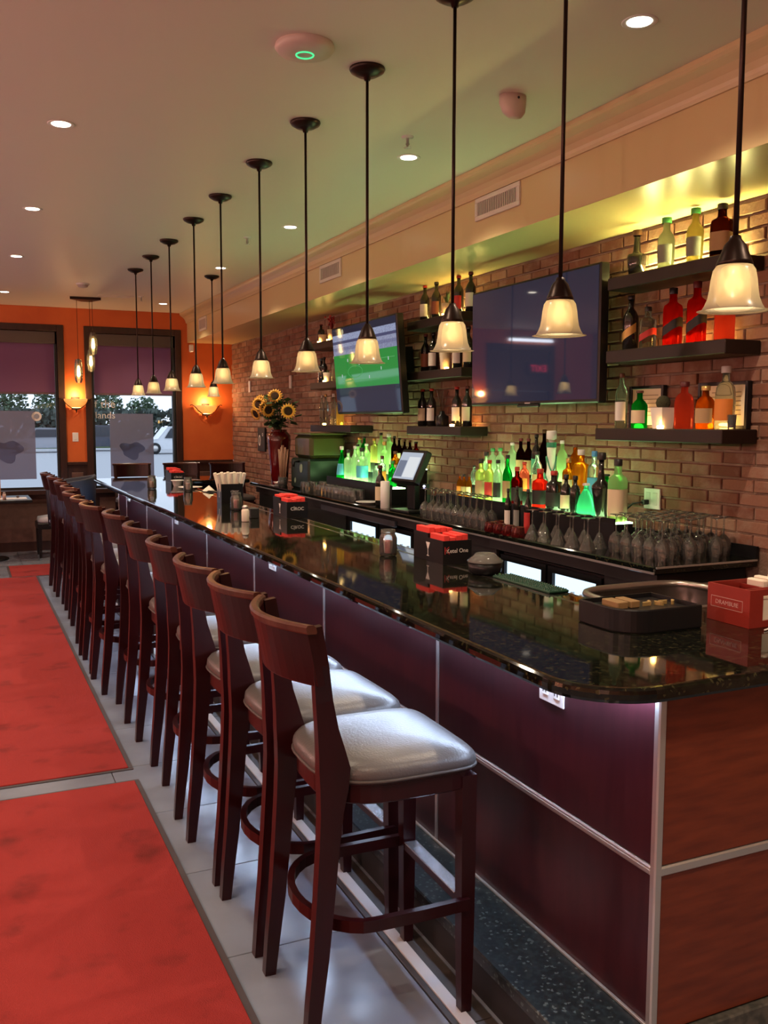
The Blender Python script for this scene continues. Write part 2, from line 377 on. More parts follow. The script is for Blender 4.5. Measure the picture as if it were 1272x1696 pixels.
def window(n, x0, x1):
    fr = MB(); a = .083
    fr.box(x0-a, x0, YW-.03, YW+.14, ZS-.06, ZT+a, .004).box(x1, x1+a, YW-.03, YW+.14, ZS-.06, ZT+a, .004)
    fr.box(x0, x1, YW-.03, YW+.14, ZT, ZT+a, .004)
    wd = ob('window_%d' % n, fr, M['darkwood'], kind=S_)
    ob('sill', MB().box(x0-.001, x1+.001, YW-.07, YW+.14, ZS-.06, ZS, .004), M['darkwood'], wd)
    sash = MB(); b = .03
    sash.box(x0, x0+b, YW+.085, YW+.13, ZS, ZT).box(x1-b, x1, YW+.085, YW+.13, ZS, ZT).box(x0+b, x1-b, YW+.085, YW+.13, ZS, ZS+b).box(x0+b, x1-b, YW+.085, YW+.13, ZT-b, ZT)
    ob('sash', sash, M['blackm'], wd)
    ob('pane', MB().box(x0+b, x1-b, YW+.104, YW+.110, ZS+b, ZT-b), M['pane'], wd)
    sh = ob('roller_shade', MB().box(x0+.035, x1-.035, YW+.030, YW+.032, 2.07, 2.70), M['shade'], wd)
    ob('headbox', MB().box(x0+.02, x1-.02, YW+.0, YW+.075, 2.70, 2.855, .006), P('shade_box', (.085, .07, .06), .6), sh)
    ob('hem_bar', MB().box(x0+.035, x1-.035, YW+.024, YW+.038, 2.045, 2.072, .003), P('hem', (.10, .06, .075), .6), sh)
    for s in (x0+.003, x1-.033): ob('side_channel', MB().box(s, s+.030, YW+.018, YW+.05, ZS+.001, 2.699), M['blackm'], sh)
    return wd
win1 = window(1, *W1); win2 = window(2, *W2)
def decal(wd, x0, x1, z0, z1):
    o = ob('poster', MB().box(x0, x1, YW+.096, YW+.100, z0, z1), M['poster'], wd)
    mb = MB(); cx = (x0+x1)/2; cz = z0+(z1-z0)*.42; k = (x1-x0)
    pts = []
    for i in range(28):
        a = 2*pi*i/28; r = k*(.26+.05*sin(3*a)+.03*cos(5*a)); pts.append((cx+r*cos(a), YW+.0925, cz+r*.75*sin(a)))
    mb.add(pts+[(x, y+.003, z) for x, y, z in pts], [tuple(range(28)), tuple(range(55, 27, -1))]+[(i, (i+1) % 28, 28+(i+1) % 28, 28+i) for i in range(28)])
    ob('emblem', mb, THIN('emblem_film', (.86, .85, .88), rough=.4, diff=(.40, .40, .46), dw=.06), o)
decal(win2, 1.83, 2.41, .95, 1.80); decal(win1, .18, .88, .94, 1.83)
text('f the', .15, M['letter'], (1.775, YW+.095, 1.925), (pi/2, 0, 0), win2); text('lands', .13, M['letter'], (1.775, YW+.095, 1.775), (pi/2, 0, 0), win2)
def disc(name, c, r, mat, par, ax='y', t=.003):
    mb = MB(); mb.lathe([(r, 0), (r, t)], 20, smooth=False)
    o = ob(name, mb, mat, par, c); o.rotation_euler = (pi/2, 0, 0) if ax == 'y' else ((0, -pi/2, 0) if ax == 'x' else (0, 0, 0)); return o
d = disc('round_logo', (.905, YW+.099, 1.76), .062, M['letter'], win1); disc('logo_centre', (.905, YW+.0955, 1.76), .034, P('logo_grey', (.25, .27, .32), .6), win1)

# entrance door, left of the frame (seen mirrored in the dark screen): transom light and exit sign
dr = MB(); dr.box(W3[0], W3[0]+.1, YW-.02, YW+.12, 0, 2.95, .004).box(W3[1]-.1, W3[1], YW-.02, YW+.12, 0, 2.95, .004).box(W3[0]+.1, W3[1]-.1, YW-.02, YW+.12, 2.2, 2.32, .004).box(W3[0]+.1, W3[1]-.1, YW-.02, YW+.12, 2.85, 2.95, .004)
door = ob('door_1', dr, M['darkwood'], kind=S_)
ob('door_leaf', MB().box(W3[0]+.1, W3[1]-.1, YW+.03, YW+.08, 0.005, 2.195, .004), M['darkwood'], door)
for x0 in (W3[0]+.2, W3[0]+.70): ob('door_panel', MB().box(x0, x0+.38, YW+.022, YW+.03, .3, 1.0, .004).box(x0, x0+.38, YW+.022, YW+.03, 1.15, 2.05, .004), M['wainscot'], door)
ob('transom_panel', MB().box(W3[0]+.1, W3[1]-.1, YW+.03, YW+.08, 2.32, 2.85), M['darkwood'], door)
ex = empty('exit_sign', (-2.10, YW-.045, 2.56), 'red lit exit sign above the entrance door, seen mirrored in the dark screen', 'sign')
ob('housing', MB().box(-.17, .17, -.02, .044, -.10, .10, .006), M['black'], ex)
tx = text('EXIT', .15, EM('exit_red', (1, .03, .10), 5), (0, -.0205, 0), (pi/2, 0, 0), ex)
ll = empty('linear_lamp', (-1.95, YW-.06, 3.0), 'slim white linear lamp above the entrance door, seen mirrored in the dark screen', 'lamp')
ob('housing', MB().box(-.42, .42, -.03, .058, .035, .06), M['white'], ll); ob('tube', MB().tube([(-.41, 0, .012), (.41, 0, .012)], .022, 8), EM('linear_white', (.80, .86, 1), 14), ll)

# brick wall
rw = ob('wall_right', MB().box(XB+.012, 3.75, YF, YW, 0, 2.80), M['mortar'], kind=S_)
BL, BH, J = .198, .056, .011
def brick_box(mb, y0, z0, l, h, pr, rr):
    c = .004; x0 = XB+.013; x1 = XB-pr
    j = lambda: rr.uniform(-.0022, .0022)
    vs = [(x0, y0, z0), (x0, y0+l, z0), (x0, y0+l, z0+h), (x0, y0, z0+h)]
    fr_ = [(x1, y0+c+j(), z0+c+j()), (x1, y0+l-c+j(), z0+c+j()), (x1, y0+l-c+j(), z0+h-c+j()), (x1, y0+c+j(), z0+h-c+j())]
    md = [(x1+.005, y0, z0), (x1+.005, y0+l, z0), (x1+.005, y0+l, z0+h), (x1+.005, y0, z0+h)]
    mb.add(vs+md+fr_, [(8, 9, 10, 11)]+[(i, (i+1) % 4, 4+(i+1) % 4, 4+i) for i in range(4)]+[(4+i, 4+(i+1) % 4, 8+(i+1) % 4, 8+i) for i in range(4)])
BR = []
for k in range(41):
    z = .02+k*(BH+J)
    if z+BH > 2.775: break
    y = 2.30+(.5*(BL+J) if k % 2 else 0)+R.uniform(-.01, .01)
    while y < YW-.02:
        l = min(BL, YW-.004-y)
        hid = (4.30 < y < 5.45 and 1.84 < z < 2.5) or z < 1.05
        if z > 1.05 or y > 9.6:
            BR.append((hid, y, z, l))
        y += BL+J
BR.sort(key=lambda b: (b[0] or b[1] < 2.95, b[1]))
variants = []
for i in range(8):
    mb = MB(); brick_box(mb, 0, 0, BL, BH, R.uniform(-.003, .004), R); variants.append(mb.mesh('brick', M['brick']))
rest = MB(); n = 0
for hid, y, z, l in BR:
    if n < 298 and not hid and l > BL*.99 and y > 2.9:
        ob('brick', variants[R.randrange(8)], None, rw, (0, y, z)); n += 1
    elif l > .03: brick_box(rest, y, z, l, BH, R.uniform(-.003, .004), R)
ob('brickwork', rest, M['brick'], rw, kind='stuff')

# remaining walls (outside the frame) close the room
ob('wall_left', MB().box(XL-.2, XL, YF, 13.1, 0, ZC), M['tanwall'], kind=S_)
ob('wall_front', MB().box(XL, 4.2, YF-.2, YF, 0, ZC), M['tanwall'], kind=S_)

# ------------------------------------------------------------------ ceiling fittings
lens = EM('lamp_lens', (1, .90, .74), 14)
rim = MB().lathe([(.045, 0), (.062, -.004), (.066, -.002), (.066, 0)], 20, close=False)
def downlight(x, y, i, where):
    t = empty('recessed_light', (x, y, ZC-.0005), '', 'light', 'recessed ceiling lights')
    t['label'] = where
    ob('trim_ring', rim_me, None, t); ob('lens', lens_me, None, t)
    lamp('spot', 'SPOT', (0, 0, -.03), DOWN_W, (1, .80, .58), t, .035, spot=radians(125), blend=.7)
rim_me = rim.mesh('trim_ring', M['white']); lens_me = MB().lathe([(0, -.0035), (.045, -.0025)], 20, close=False).mesh('lens', lens)
for i, y in enumerate((2.864, 4.808, 6.859, 8.939, 11.926)):
    downlight(2.335 if i < 4 else 2.37, y, i, 'round recessed ceiling light near the soffit, %s from the camera in its row' % ORD[i])
for i, y in enumerate((5.006, 7.036, 9.085, 11.613)):
    downlight(.51, y, i, 'round recessed ceiling light above the red mats, %s from the camera in its row' % ORD[i])
for x, y, lb in ((2.335, .8, 'over the red crate'), (.51, 2.9, 'over the nearest red mat'), (.51, .7, 'over the near edge of the nearest mat'), (-1.4, 2.0, 'left of the nearest mat'), (-1.4, 5.0, 'left of the long mat, near part'), (-1.4, 8.0, 'left of the long mat, far part'), (1.9, -1.2, 'behind the camera on the bar side'), (-1.4, -1.0, 'behind the camera on the left side')):
    downlight(x, y, 0, 'recessed ceiling light out of the picture %s' % lb)
t = empty('access_point', (1.286, 3.585, ZC), 'pale round wireless access point with a green ring on the ceiling', 'device')
ob('body', MB().lathe([(.115, 0), (.118, -.012), (.105, -.028), (.06, -.036), (0, -.037)], 32, close=False), P('ap_white', (.56, .47, .41), .4), t)
ring = MB().tube([(.034*cos(2*pi*i/24), .034*sin(2*pi*i/24), -.0375) for i in range(24)], .0035, 6, True); ob('status_ring', ring, EM('green_led', (.1, 1, .35), 1.1), t)
t = empty('ceiling_sensor', (2.335, 3.73, ZC), 'pale wedge-shaped motion sensor on the ceiling by the soffit', 'sensor')
ob('body', MB().rings([[(.065*cos(a)*s, .05*sin(a)*s+dy, z) for a in [2*pi*i/20 for i in range(20)]] for s, z, dy in ((1, 0, 0), (1, -.035, 0), (.85, -.075, -.01), (.5, -.10, -.02), (.1, -.108, -.025))]), P('sensor_pink', (.56, .45, .38), .4), t)
ob('lens_dot', MB().ball((0, -.05, -.02), .006, 5), M['black'], t)
for i, (x, y, lb) in enumerate(((2.165, 4.47, 'small hanging sprinkler head beside the recessed light near the soffit'), (2.15, 7.38, 'tiny sprinkler head on the ceiling right of the pendant row'), (2.0, 11.35, 'tiny sprinkler head on the ceiling near the window wall'))):
    t = empty('sprinkler', (x, y, ZC), lb, 'sprinkler')
    ob('escutcheon', MB().lathe([(.032, 0), (.03, -.006), (.01, -.009)], 14, close=False), M['white'], t)
    ob('head', MB().lathe([(.008, -.005), (.008, -.035), (.012, -.036), (.004, -.05), (.02, -.055), (.02, -.057), (0, -.058)], 10, close=False), M['alu'], t)
t = empty('smoke_detector', (1.25, 10.58, ZC), 'round smoke detector on the ceiling before the windows', 'detector')
ob('base', MB().lathe([(.07, 0), (.07, -.012), (.062, -.014)], 20, close=False), M['white'], t); ob('cover', MB().lathe([(.055, -.012), (.05, -.035), (.03, -.042), (0, -.043)], 20, close=False), P('detector', (.42, .36, .34), .5), t)
t = empty('ceiling_vent', (1.72, 11.45, ZC), 'flat rectangular ceiling register near the window wall', 'vent')
ob('frame', MB().box(-.20, .20, -.10, -.075, -.008, 0).box(-.20, .20, .075, .10, -.008, 0).box(-.20, -.175, -.075, .075, -.008, 0).box(.175, .20, -.075, .075, -.008, 0), M['ceil'], t)
sl = MB(); [sl.box(-.175, .175, -.07+.02*i, -.062+.02*i, -.006, 0) for i in range(8)]; ob('slats', sl, M['ceil'], t, kind='stuff')
# wall registers on the soffit face
for y0, y1, z0, z1, lb in ((4.50, 4.99, 2.90, 3.005+.055, 'white louvred air register on soffit, nearest the camera'), (7.17, 7.66, 2.885, 3.035, 'white louvred air register on soffit above the football screen'), (11.75, 12.15, 2.86, 3.03, 'white louvred air register on soffit nearest the window wall')):
    z1 = min(z1, 3.032)
    t = empty('air_register', (2.88, (y0+y1)/2, (z0+z1)/2), lb, 'vent', 'soffit registers'); hy = (y1-y0)/2; hz = (z1-z0)/2; b = .028
    ob('frame', MB().box(-.012, 0, -hy, hy, hz-b, hz, .003).box(-.012, 0, -hy, hy, -hz, -hz+b, .003).box(-.012, 0, -hy, -hy+b, -hz+b, hz-b).box(-.012, 0, hy-b, hy, -hz+b, hz-b), P('register_white', (.66, .60, .52), .4), t)
    ob('backing', MB().box(-.002, 0, -hy+b, hy-b, -hz+b, hz-b), P('register_dark', (.12, .10, .08), .7), t)
    sl = MB(); k = 22
    for i in range(k):
        yy = -hy+b+(i+.5)*(2*hy-2*b)/k; sl.box(-.010, -.003, yy-.0045, yy+.0045, -hz+b, hz-b)
    ob('slats', sl, P('register_slat', (.52, .46, .40), .4), t, kind='stuff')
tag(ob('security_sensor', MB().box(-.03, .03, -.05, 0, -.05, .05, .01), M['white'], None, (2.93, YW, 2.70)), 'small white box sensor high on the orange wall under the soffit', 'sensor')

# ================================================================== BAR
CT = 1.07
YN, YE = 1.75, 10.45        # panel front: near and far end
bar = empty('bar_counter', (1.548, YN, 0), 'long bar counter with black granite top and burgundy panelled front', 'bar')
bar.location = (0, 0, 0)
ZL, ZM, ZU = .15, .568, 1.03
core = MB().box(1.562, 1.72, YN+.014, YE, 0, ZU-.002).box(1.72, 3.0, YN+.014, YN+.12, 0, ZU-.002).box(1.72, 2.84, YE-.15, YE, 0, ZU-.002).box(1.72, 2.02, YN+.12, YE-.15, .98, ZU-.002)
ob('carcass', core, M['blackm'], bar)
strips = [YN+.012+1.165*i for i in range(1, 8)]
edges = [YN+.006]+strips+[YE]
for a, b in zip(edges[:-1], edges[1:]):
    for z0, z1 in ((ZL+.006, ZM-.014), (ZM+.014, ZU-.002)):
        ob('front_panel', MB().box(1.549, 1.562, a+.009, b-.009, z0, z1, .0015), M['burg'], bar)
for x0, x1 in ((1.57, 2.60), (2.62, 3.0)):
    for z0, z1 in ((.13, ZM-.014), (ZM+.014, ZU-.018)):
        ob('end_panel', MB().box(x0, x1, YN+.001, YN+.014, z0, z1, .0015), M['mahog'], bar)
for y in strips: ob('upright_strip', MB().box(1.544, 1.562, y-.008, y+.008, ZL+.004, ZU-.002, .002), M['alu'], bar)
ob('rail_strip', MB().box(1.543, 1.562, YN+.012, YE, ZM-.013, ZM+.013, .004).box(1.5405, 1.545, YN+.012, YE, ZM-.004, ZM+.004, .001), M['alu'], bar)
ob('end_strip', MB().box(1.562, 3.0, YN-.005, YN+.014, ZM-.013, ZM+.013, .004), M['alu'], bar)
ob('end_strip', MB().box(1.562, 3.0, YN-.005, YN+.014, ZU-.017, ZU-.003, .003), M['alu'], bar)
ob('corner_post', MB().box(1.543, 1.568, YN-.006, YN+.016, .02, ZU-.002, .004), M['alu'], bar)
ob('corner_post', MB().box(1.543, 1.565, YE-.012, YE+.006, .02, ZU-.002, .004), M['alu'], bar)
ob('ledge_strip', MB().box(1.540, 1.549, YN+.012, YE, ZL, ZL+.010, .002), M['alu'], bar)
ob('foot_ledge', MB().box(1.324, 1.549, YN+.0, YE, .11, ZL, .004), M['ledge'], bar)
ob('ledge_riser', MB().box(1.335, 1.549, YN+.012, YE, 0, .11), M['blackm'], bar)
ob('end_plinth', MB().box(1.568, 3.0, YN-.02, YN+.01, 0, .125, .004), P('stone_plinth', (.05, .052, .045), .5, var=((.10, .095, .08), 40, 4, .4, .6)), bar)
# granite top: outline with rounded outer corners
def arc(cx, cy, r, a0, a1, n=10): return [(cx+r*cos(radians(a0+(a1-a0)*i/n)), cy+r*sin(radians(a0+(a1-a0)*i/n))) for i in range(n+1)]
out = arc(1.30+.21, 1.69+.21, .21, 180, 270, 14)+[(3.0, 1.69), (3.0, 2.40)]+[(2.04, 2.40), (2.04, 9.85), (2.86, 9.85), (2.86, 10.62)]+arc(1.30+.10, 10.62-.10, .10, 90, 180)
def offset(poly, d):
    n = len(poly); r = []
    for i in range(n):
        p0 = Vector(poly[i-1]); p = Vector(poly[i]); p1 = Vector(poly[(i+1) % n])
        e0 = (p-p0).normalized(); e1 = (p1-p).normalized()
        n0 = Vector((-e0.y, e0.x)); n1 = Vector((-e1.y, e1.x)); b = (n0+n1)
        b = b/max(.2, b.length_squared)*2
        r.append((p.x+b.x*d, p.y+b.y*d))
    return r
rs = []
for ins, z in ((.012, CT-.040), (.004, CT-.038), (0, CT-.030), (0, CT-.016), (.003, CT-.007), (.009, CT-.0015), (.016, CT)):
    rs.append([(x, y, z) for x, y in offset(out, ins)])
top = MB().rings(rs, smooth=False); ob('granite_top', top, M['granite'], bar)
ob('drip_rail', MB().box(1.925, 1.945, 2.60, 9.80, CT-.002, CT+.0003).box(2.005, 2.015, 2.60, 9.80, CT-.002, CT+.0003), P('rail_metal', (.30, .28, .26), .25, metal=1), bar)
led = EM('cool_led', (.55, .72, 1.0), LED)
ob('light_strip', MB().box(1.505, 1.522, YN+.004, YE-.05, ZU-.018, ZU-.0005), led, bar)
for i, (y, lb) in enumerate(((2.206, 'white power outlet under the counter at the near bar corner'), (4.89, 'white power outlet under the counter, second from the near end'), (7.42, 'white power outlet under the counter beside the seventh stool'), (9.75, 'white power outlet under the counter near the far end'))):
    t = empty('power_outlet', (1.549, y, .915), lb, 'outlet', 'outlets on the bar front')
    ob('cover_plate', MB().box(-.007, 0, -.062, .062, -.038, .038, .003), M['white'], t)
    for s0 in (-.045, .012): ob('socket', MB().box(-.010, -.006, s0, s0+.033, -.017, .017, .003), M['white'], t)
    sl = MB()
    for yy in (-.036, -.022, .022, .036): sl.box(-.0105, -.0098, yy-.002, yy+.002, -.008, .006)
    ob('slots', sl, M['black'], t, kind='stuff')

# back counter
bc = empty('back_counter', (0, 0, 0), 'black back counter along brick wall below the bottle display', 'counter')
BT = 1.04
ob('counter_top', MB().box(2.86, 3.497, 3.30, 9.845, BT-.04, BT, .006), M['granite'], bc)
ob('front_lip', MB().box(2.856, 2.862, 3.30, 9.84, BT-.036, BT-.026), M['alu'], bc)
ob('end_lip', MB().box(2.87, 3.49, 3.294, 3.302, BT-.010, BT-.002), M['alu'], bc)
ob('backsplash', MB().box(3.485, 3.4995, 3.30, 9.84, BT, BT+.06), M['black'], bc)
ob('fascia', MB().box(2.93, 2.95, 3.36, 9.84, .93, BT-.041).box(2.95, 3.48, 3.36, 3.40, 0, BT-.041), M['blackm'], bc)
ob('speed_rail', MB().box(2.905, 2.93, 6.2, 7.75, .915, .965, .004), P('rail_grey', (.05, .05, .06), .4), bc)
def cooler(y0, y1, lb):
    t = empty('bottle_cooler', (2.96, (y0+y1)/2, 0), lb, 'cooler', 'back bar coolers'); h = (y1-y0)/2
    ob('body', MB().box(.03, .52, -h, h, .05, .91).box(.02, .50, -h+.02, h-.02, 0, .05), M['black'], t)
    for s in (-1, 1):
        a, b = (-h+.01, -.01) if s < 0 else (.01, h-.01)
        d_ = ob('door', MB().box(0, .03, a, a+.045, .08, .90).box(0, .03, b-.045, b, .08, .90).box(0, .03, a+.045, b-.045, .08, .14).box(0, .03, a+.045, b-.045, .865, .90), M['black'], t)
        ob('lit_shelf', MB().box(.020, .028, a+.045, b-.045, .14, .865), EM('cooler_light', (.62, .82, 1.0), 1.5), d_)
        cans = MB()
        for k in range(5): cans.lathe([(.024, 0), (.026, .01), (.026, .07), (.012, .10), (.012, .11)], 8, -.003, a+.08+k*(b-a-.16)/4, .68, sy=1)
        ob('bottles_inside', cans, P('cooler_bottle', (.75, .82, .85), .3), d_, kind='stuff')
        ob('handle', MB().box(-.03, 0, (b-.05 if s < 0 else a+.03), (b-.03 if s < 0 else a+.05), .4, .75, .004), M['alu'], d_)
cooler(3.80, 4.80, 'black undercounter cooler with bright glass doors behind the nearest napkin caddy')
cooler(5.98, 7.25, 'black undercounter cooler with lit glass doors behind the nearest mason jar')
for y0, y1 in ((4.83, 5.95), (7.28, 9.8), (3.41, 3.78)): ob('cabinet_face', MB().box(2.955, 2.975, y0, y1, .02, .925), M['blackm'], bc)
# sink at the near end of the aisle
sk = empty('bar_sink', (2.62, 2.85, 0), 'steel bar sink with rolled rim behind the black condiment tray', 'sink')
ob('rim', MB().tube([(.30*(abs(cos(a))**.45)*(1 if cos(a) > 0 else -1), .34*(abs(sin(a))**.45)*(1 if sin(a) > 0 else -1), .985) for a in [2*pi*i/48 for i in range(48)]], .017, 8, True), P('sink_steel', (.42, .37, .33), .3, metal=.9), sk)
ob('basin', MB().rings([[(.29*s*(abs(cos(a))**.45)*(1 if cos(a) > 0 else -1), .33*s*(abs(sin(a))**.45)*(1 if sin(a) > 0 else -1), z) for a in [2*pi*i/32 for i in range(32)]] for s, z in ((1.0, .98), (.97, .80), (.85, .76), (.1, .75))], cap0=False), P('basin_dark', (.10, .085, .075), .35, metal=.8), sk)
ob('divider', MB().box(-.27, .27, -.012, .012, .78, .955, .004), P('sink_steel', (.42, .37, .33), .3), sk)
ob('cabinet', MB().box(-.30, .30, -.34, .34, 0, .745), P('sink_cabinet', (.06, .045, .04), .5), sk)
ob('drainboard', MB().box(.335, .87, -.42, .42, .93, .955, .005), P('drain_wood', (.10, .065, .05), .4), sk)
ob('drainboard_leg', MB().box(.40, .80, -.38, .38, 0, .93), M['blackm'], sk)

# ------------------------------------------------------------------ stools
def superq(a, p): c = cos(a); return (abs(c)**p)*(1 if c >= 0 else -1)
def seat_outline(s=1.0, n=40):
    """front straight (x=+.265), back rounded (x=-.20)"""
    pts = []
    for i in range(n):
        a = 2*pi*i/n; c, t = cos(a), sin(a)
        if c >= 0: x = .265*(abs(c)**.22); y = .235*(abs(t)**.30)*(1 if t >= 0 else -1)
        else: x = -.195*(abs(c)**.80); y = .235*(abs(t)**.62)*(1 if t >= 0 else -1)*(1-.06*abs(c))
        pts.append((x*s, y*s))
    return pts
def make_stool():
    root = empty('bar_stool', (0, 0, 0), 'x', 'stool', 'bar stools along the bar front')
    # cushion
    rg = []
    for s, z in ((.97, .734), (1.0, .738), (1.012, .752), (1.0, .766), (.95, .779), (.82, .791), (.6, .799), (.3, .803), (.05, .804)):
        rg.append([(x, y, z) for x, y in seat_outline(s)])
    seat = ob('seat', MB().rings(rg), M['seat'], root)
    pp = [(x, y, .738) for x, y in seat_outline(1.004)]; ob('piping', MB().tube(pp, .0055, 5, True), P('piping', (.06, .05, .045), .5), seat)
    ap = MB().rings([[(x, y, z) for x, y in seat_outline(s)] for s, z in ((.94, .672), (.955, .676), (.955, .722), (.985, .726), (.985, .734))], smooth=False); ob('seat_frame', ap, M['stool'], root)
    for s in (-1, 1):
        y = .195*s
        ob('leg', MB().sweep([(.226, y*1.02, 0), (.226, y*1.02, .20), (.226, y*1.02, .45), (.226, y*1.02, .71)], [(.032, .032), (.040, .038), (.044, .042), (.046, .044)]), M['stool'], root)
        pth = [(-.244, 0, .0), (-.232, 0, .12), (-.216, 0, .26), (-.202, 0, .42), (-.191, 0, .56), (-.183, 0, .66), (-.176, 0, .73), (-.174, 0, .78), (-.182, 0, .83), (-.192, 0, .89), (-.202, 0, .97), (-.214, 0, 1.07), (-.228, 0, 1.172)]
        sec = [(.034, .034), (.040, .036), (.046, .038), (.051, .038), (.056, .038), (.064, .038), (.080, .038), (.088, .037), (.074, .034), (.058, .032), (.048, .030), (.042, .028), (.036, .026)]
        pts = [(x, y+(s*.012 if z > 1.0 else 0), z) for x, _, z in pth]
        ob('rear_leg', MB().sweep(pts, sec), M['stool'], root)
    # curved back panel between the stiles
    def backpanel(z0, z1, th, grow, bulge=.072, half=.222, m=14, off=0):
        mb = MB(); rr = []
        for i in range(m+1):
            u = -1+2*i/m; y = half*u
            xb = -.210-bulge*(1-u*u)
            sec = []
            for z, t in ((z0, th*.8), (z0+.004, th), ((z0+z1)/2, th), (z1-.006, th*grow), (z1, th*grow*.55)):
                lean = -(z-1.0)*.20; sec.append((z, xb+lean+off, t))
            ring = [(x-t/2, y, z) for z, x, t in sec]+[(x+t/2, y, z) for z, x, t in reversed(sec)]
            rr.append(ring)
        return mb.rings(rr, smooth=False)
    bk = ob('backrest', backpanel(1.015, 1.166, .020, 1.0), M['stool'], root)
    ob('top_edge', backpanel(1.158, 1.182, .027, 1.0, half=.232), M['stooltop'], bk)
    # foot ring: bent hoop round the rear legs, straight front rail with metal plate
    hoop = [(.226, -.222, .335), (.08, -.224, .335), (-.06, -.222, .335)]
    hoop += [(-.06-.158*sin(a), -.222*cos(a), .335) for a in [pi*i/14 for i in range(1, 14)]]+[(-.06, .222, .335), (.08, .224, .335), (.226, .222, .335)]
    ob('foot_ring', MB().sweep(hoop, (.020, .034), up=(0, 0, 1)), M['stool'], root)
    fb = ob('foot_rail', MB().box(.208, .244, -.185, .185, .316, .344, .003), M['stool'], root)
    ob('metal_plate', MB().box(.204, .247, -.172, .172, .3442, .3485, .001), P('foot_plate', (.75, .76, .78), .22, metal=.9), fb)
    return root
proto = make_stool()
SY = [2.418, 2.925, 3.43, 4.04, 4.72, 5.43, 6.07, 6.60, 7.13, 7.80, 8.48, 9.20, 9.88]
SX = [1.043, 1.043, 1.035, 1.04, 1.045, 1.04, .985, .985, .985, 1.03, 1.04, 1.04, 1.03]
SRZ = [-.02, .015, .03, -.06, .02, -.03, .04, 0, -.05, .03, -.02, .04, .02]
for i, y in enumerate(SY):
    lb = 'mahogany bar stool with pale seat, %s from the near end of the bar front' % ORD[i]
    if i == 0: proto.location = (SX[0], y, 0); proto.rotation_euler = (0, 0, SRZ[0]); proto['label'] = lb
    else: copy_tree(proto, (SX[i], y, 0), SRZ[i], lb)
for x, y, lb in ((1.90, 11.45, 'mahogany bar stool facing camera beyond the far counter, before the right window'), (3.06, 11.30, 'mahogany bar stool beyond the far counter, nearest the brick wall'), (2.50, 11.40, 'mahogany bar stool beyond the far counter, behind the white napkin rolls')):
    copy_tree(proto, (x, y, 0), -pi/2, lb)
# navy tub chair and pale cushion by the far corner
t = empty('tub_chair', (1.10, 11.05, 0), 'dark navy rounded tub chair with pale blue cushion past the last stool', 'chair')
ar = [radians(-60+300*i/16)+pi*.0 for i in range(17)]
shell = MB(); rr = []
for a in [radians(30+300*i/20) for i in range(21)]:
    h = .98+.10*(1-abs((a-pi))/radians(150))
    c, s_ = cos(a), sin(a)
    rr.append([(.27*c, .27*s_, .52), (.29*c, .29*s_, h), (.275*c, .275*s_, h+.015), (.25*c, .25*s_, h), (.235*c, .235*s_, .52)])
ob('shell', shell.rings(rr), P('navy_fabric', (.012, .018, .035), .7), t, rz=pi)
ob('cushion', MB().lathe([(.0, .52), (.22, .53), (.235, .57), (.21, .62), (0, .64)], 20, close=False), P('paleblue', (.35, .45, .62), .7), t)
ob('pedestal', MB().lathe([(.22, 0), (.22, .02), (.03, .04), (.03, .50), (.235, .52), (0, .525)], 20, close=False), M['black'], t)

# ------------------------------------------------------------------ floor mats
def carpet(x0, x1, y0, y1, lb):
    t = empty('floor_mat', ((x0+x1)/2, (y0+y1)/2, 0), lb, 'mat', 'red floor mats'); a, b = (x1-x0)/2, (y1-y0)/2
    e = MB(); e.box(-a, a, -b, -b+.022, 0.0005, .005, .002).box(-a, a, b-.022, b, 0.0005, .005, .002).box(-a, -a+.022, -b+.022, b-.022, 0.0005, .005).box(a-.022, a, -b+.022, b-.022, 0.0005, .005)
    ob('rubber_edge', e, M['matedge'], t)
    ob('pile', MB().box(-a+.022, a-.022, -b+.022, b-.022, .0005, .010, .003), M['mat'], t)
carpet(-1.05, .705, .75, 4.365, 'stained red carpet mat nearest the camera')
carpet(-1.05, .705, 4.505, 10.72, 'long red carpet mat beside the row of stools, second from the camera')
carpet(.42, 1.25, 10.735, 11.60, 'small red mat past the last stools, farthest from the camera')

# ------------------------------------------------------------------ pendants
bulb_em = EM('pendant_bulb', (1, .80, .52), PEND)
can_me = MB().lathe([(.074, 0), (.076, -.006), (.070, -.016), (.045, -.030), (.016, -.036), (.012, -.05), (0, -.05)], 24, close=False).mesh('canopy', M['bronze'])
rod_me = MB().lathe([(.0062, 2.110-ZC), (.0062, -.04)], 10).mesh('rod', M['bronze'])
soc_me = MB().lathe([(0, 2.118-ZC), (.011, 2.118-ZC), (.015, 2.108-ZC), (.024, 2.098-ZC), (.032, 2.076-ZC), (.038, 2.062-ZC), (.041, 2.052-ZC), (0, 2.05-ZC)], 20, close=False).mesh('socket_cup', M['bronze'])
sp = [(.026, 2.060), (.038, 2.054), (.046, 2.042), (.050, 2.022), (.0525, 2.000), (.056, 1.980), (.062, 1.965), (.068, 1.955), (.0705, 1.952)]
sp2 = sp+[(.079, 1.9515)]+[(r-.003, z-.001) for r, z in reversed(sp[:-1])]
shd_me = MB().lathe([(r, z-ZC) for r, z in sp2], 28, close=False).mesh('glass_shade', M['frost'])
blb_me = MB().ball((0, 0, 2.008-ZC), .021, 8, sz=1.15).lathe([(.012, 2.03-ZC), (.012, 2.05-ZC)], 10).mesh('bulb', bulb_em)
def pendant(x, y, lb):
    t = empty('pendant_lamp', (x, y, ZC-.0005), lb, 'lamp', 'bell pendant lamps')
    for nm, me in (('canopy', can_me), ('rod', rod_me), ('socket_cup', soc_me), ('glass_shade', shd_me), ('bulb', blb_me)): ob(nm, me, None, t)
